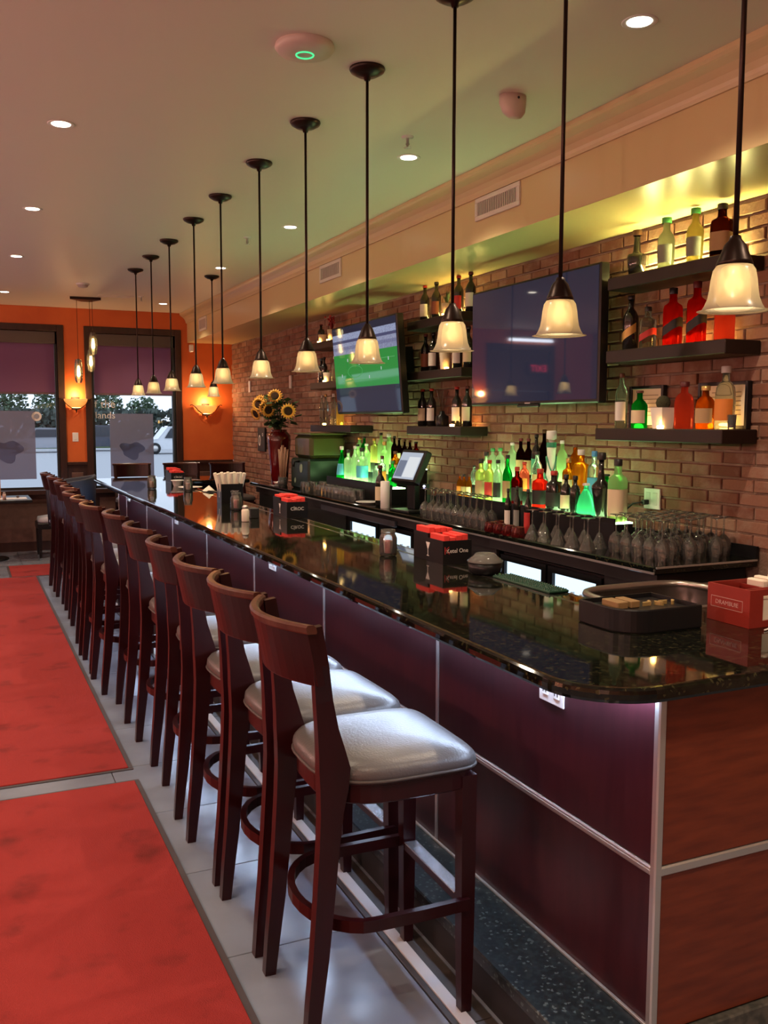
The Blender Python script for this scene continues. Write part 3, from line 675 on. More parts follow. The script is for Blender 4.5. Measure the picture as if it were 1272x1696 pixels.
for i, y in enumerate((1.615, 2.287, 2.94, 3.70, 4.467, 5.25, 6.12, 6.89, 7.77, 8.57, 9.37)):
    pendant(1.603, y, 'frosted glass bell pendant lamp on dark rod, %s from the near end of the row' % ORD[i])
pendant(2.377, 9.46, 'frosted bell pendant lamp behind the row, hanging over the far counter leg before the sconce')

# triple glass pendant by the windows
t = empty('cluster_pendant', (1.40, 11.76, ZC-.0005), 'dark triangular ceiling plate with three clear glass tube pendants between the windows', 'lamp')
ob('ceiling_plate', MB().prism([(-.17, -.06), (.18, -.10), (.10, .14), (-.02, .14)], -.03, 0), M['bronze'], t)
fil = EM('filament', (1, .62, .20), 22)
for dx, dy, z0, z1 in ((-.085, .03, 2.16, 2.44), (.085, -.03, 2.50, 2.76), (.065, .06, 2.30, 2.56)):
    ob('cord', MB().tube([(dx, dy, -.02), (dx, dy, z1-ZC)], .003, 6), M['bronze'], t)
    h = z1-z0; zb = z0-ZC
    g = ob('glass_tube', MB().lathe([(.030, zb), (.045, zb+h*.12), (.050, zb+h*.4), (.046, zb+h*.75), (.034, zb+h)], 18, dx, dy, close=False), M['glass'], t)
    ob('socket', MB().lathe([(.016, zb+h*.72), (.016, zb+h*1.02)], 12, dx, dy), M['bronze'], g)
    ob('bulb', MB().lathe([(.004, zb+h*.25), (.020, zb+h*.32), (.018, zb+h*.5), (.010, zb+h*.72)], 12, dx, dy), fil, g)

# sconces on the orange wall
def sconce(x, z, lb, y=YW, rz=0, w=SCONCE_FILL_W, col=(1, .52, .18), off=False):
    t = empty('wall_sconce', (x, y, z), lb, 'lamp', 'bowl wall sconces', rz)
    bowl = MB(); rr = []
    for s, zz in ((.12, -.085), (.45, -.075), (.75, -.045), (.93, 0), (1.0, .035), (.97, .035), (.88, 0), (.70, -.04), (.4, -.068)):
        rr.append([(.155*s*cos(a), -.012-.13*s*sin(a), zz) for a in [pi*i/16 for i in range(17)]])
    nb = len(rr[0]); vs = [v for r in rr for v in r]
    bowl.add(vs, [(i*nb+k, i*nb+k+1, (i+1)*nb+k+1, (i+1)*nb+k) for i in range(len(rr)-1) for k in range(nb-1)], True)
    ob('glass_bowl', bowl, SCG, t)
    ob('back_plate', MB().box(-.05, .05, -.012, 0, -.10, .06, .004), M['bronze'], t)
    for s in (-1, 1):
        ob('scroll_arm', MB().tube([(s*.01, -.06, -.105), (s*.06, -.09, -.085), (s*.12, -.09, -.04), (s*.165, -.06, .02), (s*.20, -.04, .045), (s*.225, -.04, .035)], .006, 6), M['bronze'], t)
    ob('finial', MB().ball((0, -.075, -.11), .014, 6).lathe([(.004, -.145), (.008, -.12)], 8, 0, -.075), M['bronze'], t)
    ob('bulb', MB().ball((0, -.06, .005), .022, 7), EM('sconce_bulb', (1, .72, .40), 260), t)
    lamp('uplight', 'POINT', (0, -.10, .09), w, col, t, .04)
def scg():
    m, nt, out = _mat('alabaster_bowl'); N = nt.nodes.new; L = nt.links.new
    d = N('ShaderNodeBsdfDiffuse'); d.inputs[0].default_value = (.8, .68, .48, 1); t = N('ShaderNodeBsdfTranslucent'); t.inputs[0].default_value = (.95, .78, .5, 1)
    a = N('ShaderNodeMixShader'); a.inputs[0].default_value = .65; L(d.outputs[0], a.inputs[1]); L(t.outputs[0], a.inputs[2]); L(a.outputs[0], out.inputs[0]); return m
SCG = scg()
sconce(1.386, 1.955, 'glowing bowl wall sconce on orange wall between the two windows', w=10)
sconce(3.12, 1.885, 'glowing bowl wall sconce on orange wall right of the windows', w=10)
sconce(-1.0, 2.05, 'glowing bowl wall sconce left of the left window, seen mirrored in the dark screen', w=10)
for i, y in enumerate((-1.5, 1.0, 4.0, 7.0, 10.0)):  # unseen sconces added as pinkish fill to brighten and tint the ceiling
    sconce(XL, 2.0, 'added unseen fill lamp in a sconce bowl on the left wall, %s from the front' % ORD[i], y, pi/2, SCONCE_FILL_W, (1, .53, .46))
t = empty('light_switch', (1.372, YW, 1.488), 'white light switch plate on orange wall below the left sconce', 'switch')
ob('plate', MB().box(-.038, .038, -.006, 0, -.06, .06, .003), M['white'], t); ob('rocker', MB().box(-.016, .016, -.010, -.005, -.033, .033, .002), M['white'], t)

# ------------------------------------------------------------------ screens
def screen(name, c, w, h, rz, tilt, lb, pic):
    t = empty(name, c, lb, 'television'); t.rotation_euler = (0, tilt, rz)
    ob('casing', MB().box(-.035, .03, -w/2, w/2, -h/2, h/2, .008), M['black'], t)
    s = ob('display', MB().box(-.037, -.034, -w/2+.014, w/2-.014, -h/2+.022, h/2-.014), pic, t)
    return t
tv1 = screen('television', (3.285, 4.965, 2.195), 1.42, .775, 0, 0, 'large dark blank television on brick wall, between bottle shelves', M['tvscreen'])
ob('wall_mount', MB().box(.03, .208, -.25, .25, -.18, .18), M['black'], tv1); ob('brand_plate', MB().box(-.0375, -.034, -.03, .03, -.382, -.374), M['alu'], tv1)
ob('sensor_bar', MB().box(-.036, -.02, -.12, .12, -.402, -.386, .003), M['black'], tv1)
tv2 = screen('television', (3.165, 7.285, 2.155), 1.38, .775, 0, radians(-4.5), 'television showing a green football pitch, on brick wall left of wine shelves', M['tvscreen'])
ob('wall_mount', MB().box(.03, .325, -.22, .22, -.15, .15), M['black'], tv2)
W2_, H2_ = 1.38-.028, .775-.036
def pscreen(name, y0, y1, z0, z1, mat, d=.0378): return ob(name, MB().box(-d, -.0365, y0, y1, z0, z1), mat, tv2)
pic_m = None
def pitch():
    m, nt, out = _mat('football_picture'); N = nt.nodes.new; L = nt.links.new
    tc = N('ShaderNodeTexCoord'); sx = N('ShaderNodeSeparateXYZ'); L(tc.outputs['Object'], sx.inputs[0])
    wv = N('ShaderNodeTexNoise'); wv.inputs['Scale'].default_value = 5; L(tc.outputs['Object'], wv.inputs['Vector'])
    cr = N('ShaderNodeValToRGB'); cr.color_ramp.interpolation = 'CONSTANT'
    el = cr.color_ramp.elements; el[0].position = 0; el[0].color = (.028, .24, .045, 1); el[1].position = .62; el[1].color = (.36, .40, .55, 1)
    for p, c in ((.70, (.24, .26, .40)), (.76, (.42, .46, .62)), (.83, (.05, .06, .12)), (.88, (.45, .52, .72))):
        e = el.new(p); e.color = (*c, 1)
    mr = N('ShaderNodeMapRange'); mr.inputs[1].default_value = -.155; mr.inputs[2].default_value = .315; L(sx.outputs[2], mr.inputs[0]); L(mr.outputs[0], cr.inputs[0])
    n2 = N('ShaderNodeTexNoise'); n2.inputs['Scale'].default_value = 90; L(tc.outputs['Object'], n2.inputs['Vector'])
    gt = N('ShaderNodeMath'); gt.operation = 'GREATER_THAN'; gt.inputs[1].default_value = .62; L(mr.outputs[0], gt.inputs[0])
    mu = N('ShaderNodeMath'); mu.operation = 'MULTIPLY'; L(gt.outputs[0], mu.inputs[0]); L(n2.outputs[0], mu.inputs[1])
    mx = N('ShaderNodeMix'); mx.data_type = 'RGBA'; mx.inputs[7].default_value = (.08, .08, .16, 1); L(mu.outputs[0], mx.inputs[0]); L(cr.outputs[0], mx.inputs[6])
    e = N('ShaderNodeEmission'); e.inputs[1].default_value = 1.15; L(mx.outputs[2], e.inputs[0])
    g = N('ShaderNodeBsdfGlossy'); g.inputs[1].default_value = .04; fz = N('ShaderNodeFresnel'); fz.inputs[0].default_value = 1.5
    ms = N('ShaderNodeMixShader'); L(fz.outputs[0], ms.inputs[0]); L(e.outputs[0], ms.inputs[1]); L(g.outputs[0], ms.inputs[2]); L(ms.outputs[0], out.inputs[0]); return m
pc = pscreen('picture', -W2_/2+.004, W2_/2-.004, -.155, .315, pitch())
ln = EM('pitch_line', (.09, .34, .11), 1)
lm = MB()
for y0, y1, z in ((-.62, .0, .06), (-.3, .5, -.10)): lm.box(-.0382, -.0379, y0, y1, z, z+.006)
lm.tube([(-.038, .2+.16*cos(a), -.02+.05*sin(a)) for a in [2*pi*i/24 for i in range(24)]], .0025, 5, True)
ob('pitch_markings', lm, ln, pc, kind='stuff')
pl = MB()
for y, z, in ((-.35, -.03), (.1, .03), (.35, .07), (-.1, -.09), (-.5, .04), (.5, -.06)): pl.box(-.0385, -.0379, y-.006, y+.006, z, z+.026)
ob('players', pl, EM('player', (.6, .62, .7), .9), pc, kind='stuff')
d = disc('channel_emblem', (-.0368, .43, .338), .022, EM('emblem', (.5, .45, .3), .8), pc, 'x', .0012)

# ------------------------------------------------------------------ floating shelves
SH = {}
HT = {1: 2.485, 2: 2.09, 3: 1.665}
PLACE = {'A': 'right of the dark screen', 'B': 'between the two screens', 'C': 'left of the football screen'}
LVL = {1: 'top shelf', 2: 'middle shelf', 3: 'bottom shelf'}
for s, y0, y1 in (('A', 3.335, 4.22), ('B', 5.86, 6.75), ('C', 7.94, 9.02)):
    for k in (1, 2, 3):
        z = HT[k]; a0, a1 = y0, y1
        if s == 'A' and k == 3: a1 = 4.30
        t = ob('wall_shelf', MB().box(3.27, 3.4975, a0, a1, z-.068, z, .004), M['shelf'], label='dark floating wall %s %s' % (LVL[k], PLACE[s]), cat='shelf', group='floating shelves')
warm = EM('tea_light', (1, .55, .14), 26)
def tealight(x, y, z, lb, col=None, s=1.0, energy=.0):
    t = ob('tea_light', MB().lathe([(.016*s, 0), (.018*s, .004), (.018*s, .016*s), (.0, .018*s)], 10, close=False), col or warm, None, (x, y, z+.0003), label=lb, cat='light', group='small shelf lights')
    if energy: lamp('glow', 'POINT', (0, 0, .035), energy, (1, .5, .12) if not col else (1, .85, .2), t, .015)
    return t

# ------------------------------------------------------------------ bottles
PROF = {
 'wine': [(.86, 0), (1, .02), (1, .56), (.97, .62), (.72, .70), (.40, .765), (.36, .80), (.36, .94), (.42, .945), (.42, .965), (.36, .97), (.36, 1)],
 'tall': [(.88, 0), (1, .02), (1, .60), (.92, .68), (.60, .76), (.40, .80), (.38, .93), (.42, .94), (.42, 1)],
 'square': [(.92, 0), (1, .015), (1, .64), (.90, .70), (.50, .745), (.40, .77), (.38, .90), (.44, .905), (.44, 1)],
 'round': [(.9, 0), (1, .03), (1, .55), (.90, .66), (.65, .73), (.38, .77), (.34, .90), (.44, .905), (.44, 1)],
 'gin': [(.84, 0), (.9, .02), (.98, .35), (1, .58), (.85, .66), (.5, .73), (.42, .78), (.40, .90), (.52, .905), (.52, 1)],
 'squat': [(.62, 0), (.80, .02), (.97, .28), (1, .42), (.94, .48), (.50, .505), (.38, .56), (.32, .80), (.32, .89), (.42, .895), (.42, 1)],
 'cone': [(1, 0), (1, .03), (.80, .35), (.52, .62), (.28, .72), (.24, .90), (.30, .905), (.30, 1)],
 'bell': [(.95, 0), (1, .02), (.92, .20), (.66, .42), (.62, .60), (.70, .72), (.72, .76), (.40, .82), (.42, .86), (.85, .885), (.55, .93), (.35, .99), (.2, 1)],
 'flare': [(.45, 0), (.50, .02), (.75, .22), (1, .46), (.98, .50), (.45, .58), (.30, .72), (.28, .90), (.42, .905), (.46, 1)],
 'decanter': [(.95, 0), (1, .04), (.95, .35), (.70, .62), (.36, .78), (.26, .84), (.26, .94), (.36, .945), (.34, 1)],
}
GL = {
 'clear': GLASS('g_clear', (.90, .95, .90), .18), 'greenclear': GLASS('g_greenclear', (.85, .97, .78), .45), 'palegreen': GLASS('g_palegreen', (.78, .95, .62), .5),
 'yellowclear': GLASS('g_yellow', (.95, .90, .45), .35), 'amber': GLASS('g_amber', (.70, .30, .05), .3), 'orange': GLASS('g_orange', (.85, .38, .08), .35),
 'brown': GLASS('g_brown', (.12, .035, .012), .15), 'black': P('bottle_black', (.012, .011, .010), .12, coat=.3), 'winegreen': GLASS('g_wine', (.03, .045, .02), .1),
 'winedark': P('bottle_wine', (.012, .012, .010), .10, coat=.4), 'green': GLASS('g_green', (.04, .50, .14), .3), 'teal': GLASS('g_teal', (.30, .90, .66), .45), 'blue': GLASS('g_blue', (.25, .65, .90), .35),
 'red': GLASS('g_red', (.88, .10, .07), .5), 'pink': GLASS('g_pink', (.92, .28, .22), .5), 'darkred': GLASS('g_darkred', (.30, .02, .015), .3), 'ceramic': P('ceramic', (.75, .74, .66), .25, coat=.5),
}
LC = {'white': P('lab_white', (.70, .66, .58), .7), 'cream': P('lab_cream', (.68, .56, .36), .7), 'black': P('lab_black', (.015, .014, .013), .6), 'red': P('lab_red', (.50, .03, .025), .6), 'gold': P('lab_gold', (.55, .33, .09), .4, metal=.4),
      'grey': P('lab_grey', (.22, .23, .20), .6), 'brown': P('lab_brown', (.20, .06, .025), .6), 'blue': P('lab_blue', (.08, .40, .60), .5), 'tan': P('lab_tan', (.42, .27, .13), .7), 'orange': P('lab_orange', (.65, .20, .03), .6), 'teal': P('lab_teal', (.04, .22, .14), .6)}
CC = {'k': P('cap_black', (.015, .014, .014), .4), 'r': P('cap_red', (.40, .03, .02), .4), 'g': P('cap_green', (.06, .32, .10), .4), 'w': P('cap_white', (.65, .64, .60), .4), 'o': P('cap_gold', (.60, .38, .12), .3, metal=.6), 'b': P('cap_blue', (.06, .28, .55), .4), 'n': P('cap_brown', (.10, .04, .02), .5), 'm': P('cap_maroon', (.10, .012, .012), .5)}
def rad(prof, u):
    for (r0, z0), (r1, z1) in zip(prof[:-1], prof[1:]):
        if z0 <= u <= z1: return r0+(r1-r0)*(u-z0)/max(1e-6, z1-z0)
    return prof[-1][0]
def bottle(x, y, z, kind, h, r, glass, cap, label, lb, group=None, diag=False, lab_z=(.14, .48), name='bottle'):
    prof = PROF[kind]; sq = 1 if kind == 'square' else 0; n = 16
    cap_u = next((z for rr, z in prof if z >= .87), .9); zc = cap_u*h
    body = MB().lathe([(p*r, q*h) for p, q in prof if q <= cap_u+.001]+[(0, cap_u*h)], n, sq=sq, close=False)
    body.f.append(list(reversed(range(n)))); body.sm.append(False); body.mi.append(0)
    b = ob(name, body, GL[glass], None, (x, y, z+.0004), label=lb, cat='bottle', group=group)
    b.rotation_euler[2] = radians(90+25) if not sq else radians(22)
    rc = rad(prof, min(1, cap_u+.02))*r
    ob('cap', MB().lathe([(rc*1.08, zc-.01*h-.0), (rc*1.12, zc+.002), (rc*1.12, h*.992), (rc*.9, h), (0, h)], 12, close=False), CC[cap], b)
    if label:
        u0, u1 = lab_z; mb = MB(); vs = []; K = 9 if not sq else 16
        rows = 4
        for i in range(rows+1):
            u = u0+(u1-u0)*i/rows; rr = rad(prof, u)*r*1.012+.0006
            for k in range(K if not sq else n):
                if sq:
                    a = 2*pi*(k+.5)/n; c, t_ = cos(a), sin(a); q = min(1/max(abs(c), abs(t_)), 1.22)*.92
                    vs.append((rr*c*q, rr*t_*q, u*h+(diag and -.10*h*sin(a) or 0)))
                else:
                    a = pi/2-(1.15)+2.3*k/(K-1); vs.append((rr*cos(a), rr*sin(a), u*h+(diag and .10*h*(k/(K-1)-.5)*2 or 0)))
        KK = n if sq else K
        for i in range(rows):
            for k in range(KK if sq else KK-1):
                k2 = (k+1) % KK; mb.add([], []); mb.f.append([i*KK+k, i*KK+k2, (i+1)*KK+k2, (i+1)*KK+k]); mb.sm.append(True); mb.mi.append(0)
        mb.v = vs
        ob('label', mb, LC[label], b)
    return b
def row(place, group, X, z, items, dz=None):
    for i, (kind, y, h, r, glass, cap, lab, desc) in enumerate(items):
        dg = desc.endswith('!'); desc = desc.rstrip('!'); lz = (.24, .40) if dg else (.14, .48)
        bottle(X if not isinstance(X, (list, tuple)) else X[i], y, z, kind, h, r, glass, cap, lab, '%s, %s from left %s' % (desc, ORD[i], place), group, dg, lz)
# shelves right of the dark screen
row('on top shelf right of dark screen', 'bottles right of the dark screen', 3.38, HT[1], [
 ('squat', 4.114, .25, .052, 'black', 'n', None, 'squat dark bottle with long neck'), ('gin', 3.884, .272, .044, 'greenclear', 'g', 'grey', 'pale green bottle with green cap'),
 ('gin', 3.675, .278, .042, 'yellowclear', 'g', 'grey', 'pale yellow bottle with grey label'), ('square', 3.495, .262, .049, 'brown', 'k', 'tan', 'square brown bottle with black cap')])
row('on middle shelf right of dark screen', 'bottles right of the dark screen', 3.38, HT[2], [
 ('wine', 4.15, .30, .043, 'black', 'k', 'gold', 'black bottle with slanted gold label!'), ('square', 4.008, .225, .040, 'clear', 'k', 'red', 'short bottle with slanted red label!'),
 ('square', 3.817, .30, .045, 'red', 'k', 'black', 'red bottle with slanted black label!'), ('square', 3.645, .31, .044, 'red', 'm', 'black', 'red bottle with slanted black band!'), ('square', 3.455, .30, .044, 'pink', 'k', None, 'red bottle behind the pendant')])
row('on bottom shelf right of dark screen', 'bottles right of the dark screen', [3.37, 3.36, 3.37, 3.37, 3.37], HT[3], [
 ('tall', 4.199, .305, .034, 'clear', 'n', 'white', 'slim clear bottle with pale label'), ('wine', 4.033, .205, .043, 'green', 'n', 'cream', 'green bottle with cream label'),
 ('round', 3.702, .24, .049, 'pink', 'm', None, 'round pink bottle with dark cap'), ('round', 3.553, .214, .046, 'amber', 'o', 'tan', 'round amber bottle with tan label'), ('round', 3.422, .304, .048, 'clear', 'w', 'orange', 'tall clear bottle with orange label')])
for i, (y0, y1, lb) in enumerate(((3.97, 4.25, 'framed certificate behind the green bottle on bottom shelf'), (3.375, 3.71, 'framed certificate behind the amber bottle on bottom shelf'))):
    t = empty('picture_frame', (3.475, (y0+y1)/2, HT[3]+.0005), lb, 'picture', 'framed certificates'); hy = (y1-y0)/2; b = .018
    ob('frame', MB().box(-.012, .018, -hy, -hy+b, 0, .235, .002).box(-.012, .018, hy-b, hy, 0, .235, .002).box(-.012, .018, -hy+b, hy-b, 0, b, .002).box(-.012, .018, -hy+b, hy-b, .235-b, .235, .002), M['black'], t)
    ob('paper', MB().box(0, .006, -hy+b, hy-b, b, .235-b), M['cream'], t)
    lmb = MB()
    for k in range(6): lmb.box(-.0008, .0004, -hy+.05, hy-.05-.02*(k % 3), .07+.022*k, .074+.022*k)
    ob('print_lines', lmb, P('print', (.25, .20, .15), .8), t, kind='stuff')
t = empty('square_planter', (3.345, 3.83, HT[3]+.0005), 'white square pot with round ball plant on bottom shelf', 'planter')
ob('pot', MB().rings([[(sx*a, sy*a, z) for sx, sy in ((-1, -1), (1, -1), (1, 1), (-1, 1))] for a, z in ((.036, 0), (.046, .11), (.040, .11), (.038, .09))], smooth=False), M['white'], t)
ob('ball_plant', MB().ball((0, 0, .135), .038, 6), P('dark_moss', (.06, .06, .025), .9, bump=(200, 1)), t)
tag(ob('shot_glass', MB().lathe([(.018, 0), (.022, .07), (.0205, .07), (.017, .008), (0, .008)], 12, close=False), M['glass'], None, (3.36, 3.365, HT[3]+.0005)), 'tiny clear glass at the near end of bottom shelf', 'glass')
ye = EM('yellow_led', (1, .92, .30), YELLOW)
t = ob('led_bar', MB().box(3.445, 3.475, 3.45, 4.18, HT[1]+.0005, HT[1]+.012, .002), ye, None, None, label='yellow glowing light bar lying behind the bottles on the top right shelf', cat='light')
t = ob('led_bar', MB().box(3.455, 3.475, 5.95, 6.65, HT[1]+.0005, HT[1]+.008, .002), EM('yellow_led_dim', (1, .80, .22), YELLOW*.35), None, None, label='yellow glowing light bar lying behind the wine bottles on the top middle shelf', cat='light')
for x, y, k, lb, e in ((3.44, 3.735, 2, 'amber tea light behind the red bottles on middle right shelf', .8), (3.44, 3.56, 2, 'amber tea light near the pendant on middle right shelf', .8), (3.44, 3.93, 2, 'amber tea light behind the short clear bottle, middle right shelf', .5),
    (3.30, 3.795, 3, 'warm tea light beside the square white pot', .2), (3.42, 3.49, 3, 'warm tea light behind the amber bottle on bottom right shelf', .35), (3.42, 4.10, 3, 'warm tea light behind the green bottle on bottom right shelf', .35), (3.42, 3.63, 3, 'warm tea light behind the round pink bottle', .25),
    (3.31, 6.20, 1, 'warm tea light by the white pot on top middle shelf', .15), (3.33, 6.19, 2, 'warm tea light by the vase on middle wine shelf', .15), (3.31, 6.06, 3, 'warm tea light by the reed diffuser on bottom wine shelf', .15), (3.43, 6.02, 3, 'warm tea light behind the bottles on bottom wine shelf', .5),
    (3.31, 8.60, 1, 'warm tea light by the flower pot left of the football screen', .25), (3.31, 8.86, 1, 'warm tea light by the short pot left of the football screen', .25), (3.31, 8.71, 2, 'warm tea light before the lit pot, middle shelf left of football screen', .3), (3.40, 8.56, 3, 'warm tea light behind the bottles on bottom left shelf', .7), (3.31, 8.72, 3, 'warm tea light at the front of bottom left shelf', .2)):
    tealight(x, y, HT[k], lb, energy=e)
# wine shelves between the screens
wd = lambda ys, h, labs, caps: [('wine', y, h, .038, 'winedark', c, l, 'dark wine bottle with %s label' % l) for y, l, c in zip(ys, labs, caps)]
row('on top shelf between screens', 'wine between the screens', 3.38, HT[1], wd((6.653, 6.458, 6.104, 5.926), .286, ('white', 'brown', 'red', 'white'), 'rkrm'))
row('on middle shelf between screens', 'wine between the screens', 3.38, HT[2], wd((6.637, 6.502, 6.115, 5.953), .30, ('brown', 'white', 'white', 'cream'), 'mkkk'))
row('on bottom shelf between screens', 'wine between the screens', 3.38, HT[3], wd((6.684, 6.526, 6.116, 5.961), .295, ('cream', 'white', 'white', 'cream'), 'rrrm'))
POT = P('pot_glow', (.72, .60, .42), .5)
def pot(x, y, z, r, h, lb, plant=None, pm=None, nm='plant_pot'):
    t = empty(nm, (x, y, z+.0005), lb, 'pot')
    ob('pot', MB().lathe([(r*.78, 0), (r, h), (r*.88, h), (r*.8, h*.85), (0, h*.85)], 16, close=False), pm or POT, t)
    ob('soil', MB().lathe([(r*.82, h*.86), (0, h*.9)], 12, close=False), M['blackm'], t)
    if plant:
        mb = MB(); rr = random.Random(int(y*100))
        for k in range(34):
            a = rr.uniform(0, 2*pi); l = rr.uniform(.4, 1)*plant[0]; sp_ = rr.uniform(.1, .7)
            p0 = Vector((0, 0, h*.88)); p1 = p0+Vector((cos(a)*sp_*l*.7, sin(a)*sp_*l*.7, l)); wv = Vector((-sin(a), cos(a), 0))*.006
            mid = (p0+p1)/2; mb.add([p0, mid+wv, p1, mid-wv], [(0, 1, 2, 3)])
            if plant[2]: mb.ball(p1, .010, 3)
        ob('leaves', mb, plant[1], t, kind='stuff')
    return t
leafm = P('small_leaf', (.05, .10, .03), .6); redfl = P('red_flower', (.30, .03, .03), .7)
pot(3.36, 6.25, HT[1], .042, .10, 'white pot with thin green plant among the wine on top shelf', (.12, leafm, False))
pot(3.36, 6.27, HT[2], .045, .13, 'tan vase between the wine bottles on middle shelf', (.08, leafm, False), nm='vase')
t = empty('reed_diffuser', (3.36, 6.31, HT[3]+.0005), 'dark reed diffuser between the wine bottles on bottom shelf', 'diffuser')
ob('jar', MB().lathe([(.042, 0), (.045, .01), (.045, .075), (.02, .09), (.016, .115), (.0, .115)], 14, sq=1, close=False), M['black'], t)
for k in range(6): ob('reed', MB().tube([(0, 0, .10), (.05*cos(k*1.1), .05*sin(k*1.1), .27)], .002, 5), P('reed', (.06, .03, .02), .8), t)
# shelves left of the football screen
row('on top shelf left of football screen', 'bottles left of the football screen', 3.38, HT[1], [('wine', 8.985, .20, .036, 'winedark', 'm', None, 'dark bottle')])
pot(3.36, 8.88, HT[1], .050, .085, 'short pale pot with dark plant left of the football screen', (.07, P('dark_leaf', (.03, .03, .02), .7), False))
pot(3.36, 8.64, HT[1], .045, .115, 'tall pale pot with red flowers left of the football screen', (.15, redfl, True))
row('on middle shelf left of football screen', 'bottles left of the football screen', 3.38, HT[2], [('square', 8.98, .25, .034, 'black', 'k', None, 'dark bottle with white 3'), ('wine', 8.90, .26, .034, 'winedark', 'k', None, 'dark wine bottle'), ('round', 8.60, .25, .036, 'clear', 'w', None, 'round clear bottle')])
pot(3.36, 8.74, HT[2], .052, .095, 'glowing pale pot on middle shelf left of football screen', (.04, leafm, False))
b3 = [o for o in bpy.data.objects if o.get('label', '').startswith('dark bottle with white 3')][0]
b3.rotation_euler[2] = 0; text('3', .085, M['letter'], (-.0345, 0, .075), (pi/2, 0, -pi/2), b3)
row('on bottom shelf left of football screen', 'bottles left of the football screen', 3.38, HT[3], [('tall', 8.97, .30, .025, 'clear', 'w', None, 'slim clear bottle'), ('tall', 8.86, .31, .030, 'clear', 'o', None, 'slim clear bottle with gold cap'), ('round', 8.64, .31, .033, 'clear', 'w', None, 'round clear bottle'), ('tall', 8.47, .285, .037, 'yellowclear', 'w', None, 'glowing yellow bottle')])

# ------------------------------------------------------------------ tiered lit bottle display on the back counter
step_em = EM('lit_acrylic', (.55, 1.0, .40), GREEN)
def display(ya, y1, lb):
    t = empty('bottle_display', (0, 0, BT+.0005), lb, 'display', 'lit bottle displays'); z0 = 0
    for y0, (x0, x1, h) in zip(ya, ((3.08, 3.20, .135), (3.20, 3.32, .205), (3.32, 3.455, .275))):
        s = ob('step', MB().box(x0, x1-.0005, y0, y1, z0, h-.008), M['black'], t)
        ob('lit_top', MB().box(x0+.008, x1-.0005, y0, y1, h-.0078, h), step_em, s); ob('front_lip', MB().box(x0, x0+.0075, y0, y1, h-.0078, h+.022), M['black'], s)
    s = ob('lit_back', MB().box(3.456, 3.470, ya[2]+.12, y1, 0, .33), EM('lit_back', (.60, 1.0, .42), 1.6), t)
    return t
display((3.87, 4.10, 4.45), 5.72, 'stepped bottle display glowing green, nearest the camera'); display((6.62, 6.86, 6.74), 8.06, 'stepped bottle display glowing green, beyond the till')
F, Rr, T, C = BT+.136, BT+.206, BT+.276, BT+.0005
G1, G2 = 'bottles on the far display', 'bottles on the near display'
row('on front step beyond till', G1, 3.14, F, [('cone', 7.83, .30, .052, 'green', 'w', 'blue', 'tapered green bottle with blue base label'), ('square', 7.671, .275, .035, 'greenclear', 'k', None, 'clear square bottle'), ('tall', 7.517, .31, .032, 'greenclear', 'w', None, 'slim clear bottle'),
  ('square', 7.355, .30, .046, 'greenclear', 'k', 'blue', 'big clear bottle with blue label'), ('round', 7.06, .18, .030, 'clear', 'k', None, 'short round clear bottle'), ('square', 6.938, .245, .030, 'clear', 'n', 'orange', 'clear bottle with orange label'), ('round', 6.738, .21, .034, 'green', 'g', None, 'round green bottle')])
row('on middle step beyond till', G1, 3.26, Rr, [('tall', 7.74, .25, .034, 'palegreen', 'k', None, 'pale clear bottle'), ('tall', 7.541, .26, .035, 'palegreen', 'w', None, 'clear bottle with white cap'), ('square', 7.155, .285, .036, 'palegreen', 'o', None, 'pale square bottle'), ('square', 6.938, .21, .035, 'amber', 'n', 'tan', 'bottle with tan label')])
row('on back step beyond till', G1, 3.385, T, [('round', 7.99, .24, .043, 'palegreen', 'o', 'brown', 'round pale bottle with brown band'), ('wine', 7.88, .245, .034, 'green', 'k', None, 'green bottle with black cap'), ('square', 7.65, .235, .033, 'yellowclear', 'o', None, 'pale bottle with gold cap'), ('tall', 7.505, .285, .032, 'palegreen', 'k', None, 'tall pale bottle with black cap'),
  ('square', 7.339, .28, .042, 'palegreen', 'w', None, 'wide pale bottle'), ('wine', 7.227, .26, .028, 'brown', 'k', None, 'dark brown bottle'), ('wine', 7.131, .245, .028, 'brown', 'k', 'cream', 'dark brown bottle with cream label'), ('wine', 7.024, .235, .028, 'brown', 'n', None, 'dark brown bottle with brown cap'), ('wine', 6.921, .23, .028, 'brown', 'm', None, 'dark brown bottle with maroon cap'), ('wine', 6.81, .22, .034, 'darkred', 'k', None, 'dark red bottle')])
row('on front step of near display', G2, 3.14, F, [('round', 5.63, .165, .021, 'amber', 'n', 'orange', 'amber miniature bottle'), ('round', 5.57, .165, .021, 'amber', 'k', 'tan', 'amber miniature bottle with tan label'), ('round', 5.50, .17, .020, 'amber', 'n', 'cream', 'amber miniature bottle with cream label'), ('square', 5.341, .28, .034, 'yellowclear', 'k', 'tan', 'yellowish bottle with tan label'),
  ('tall', 5.232, .275, .032, 'yellowclear', 'r', 'red', 'pale bottle with red neck and label'), ('tall', 5.127, .28, .031, 'greenclear', 'k', 'black', 'pale bottle with black label'), ('wine', 5.012, .315, .031, 'green', 'k', 'tan', 'green bottle with tan label'), ('square', 4.90, .245, .032, 'darkred', 'r', 'black', 'dark red bottle'),
  ('square', 4.646, .245, .043, 'red', 'r', 'black', 'red bottle with black label'), ('square', 4.503, .24, .042, 'black', 'r', 'black', 'black square bottle with red cap'), ('round', 4.384, .225, .031, 'black', 'k', 'cream', 'black bottle with round cream label'), ('round', 4.297, .222, .030, 'winedark', 'k', None, 'small black bottle')])
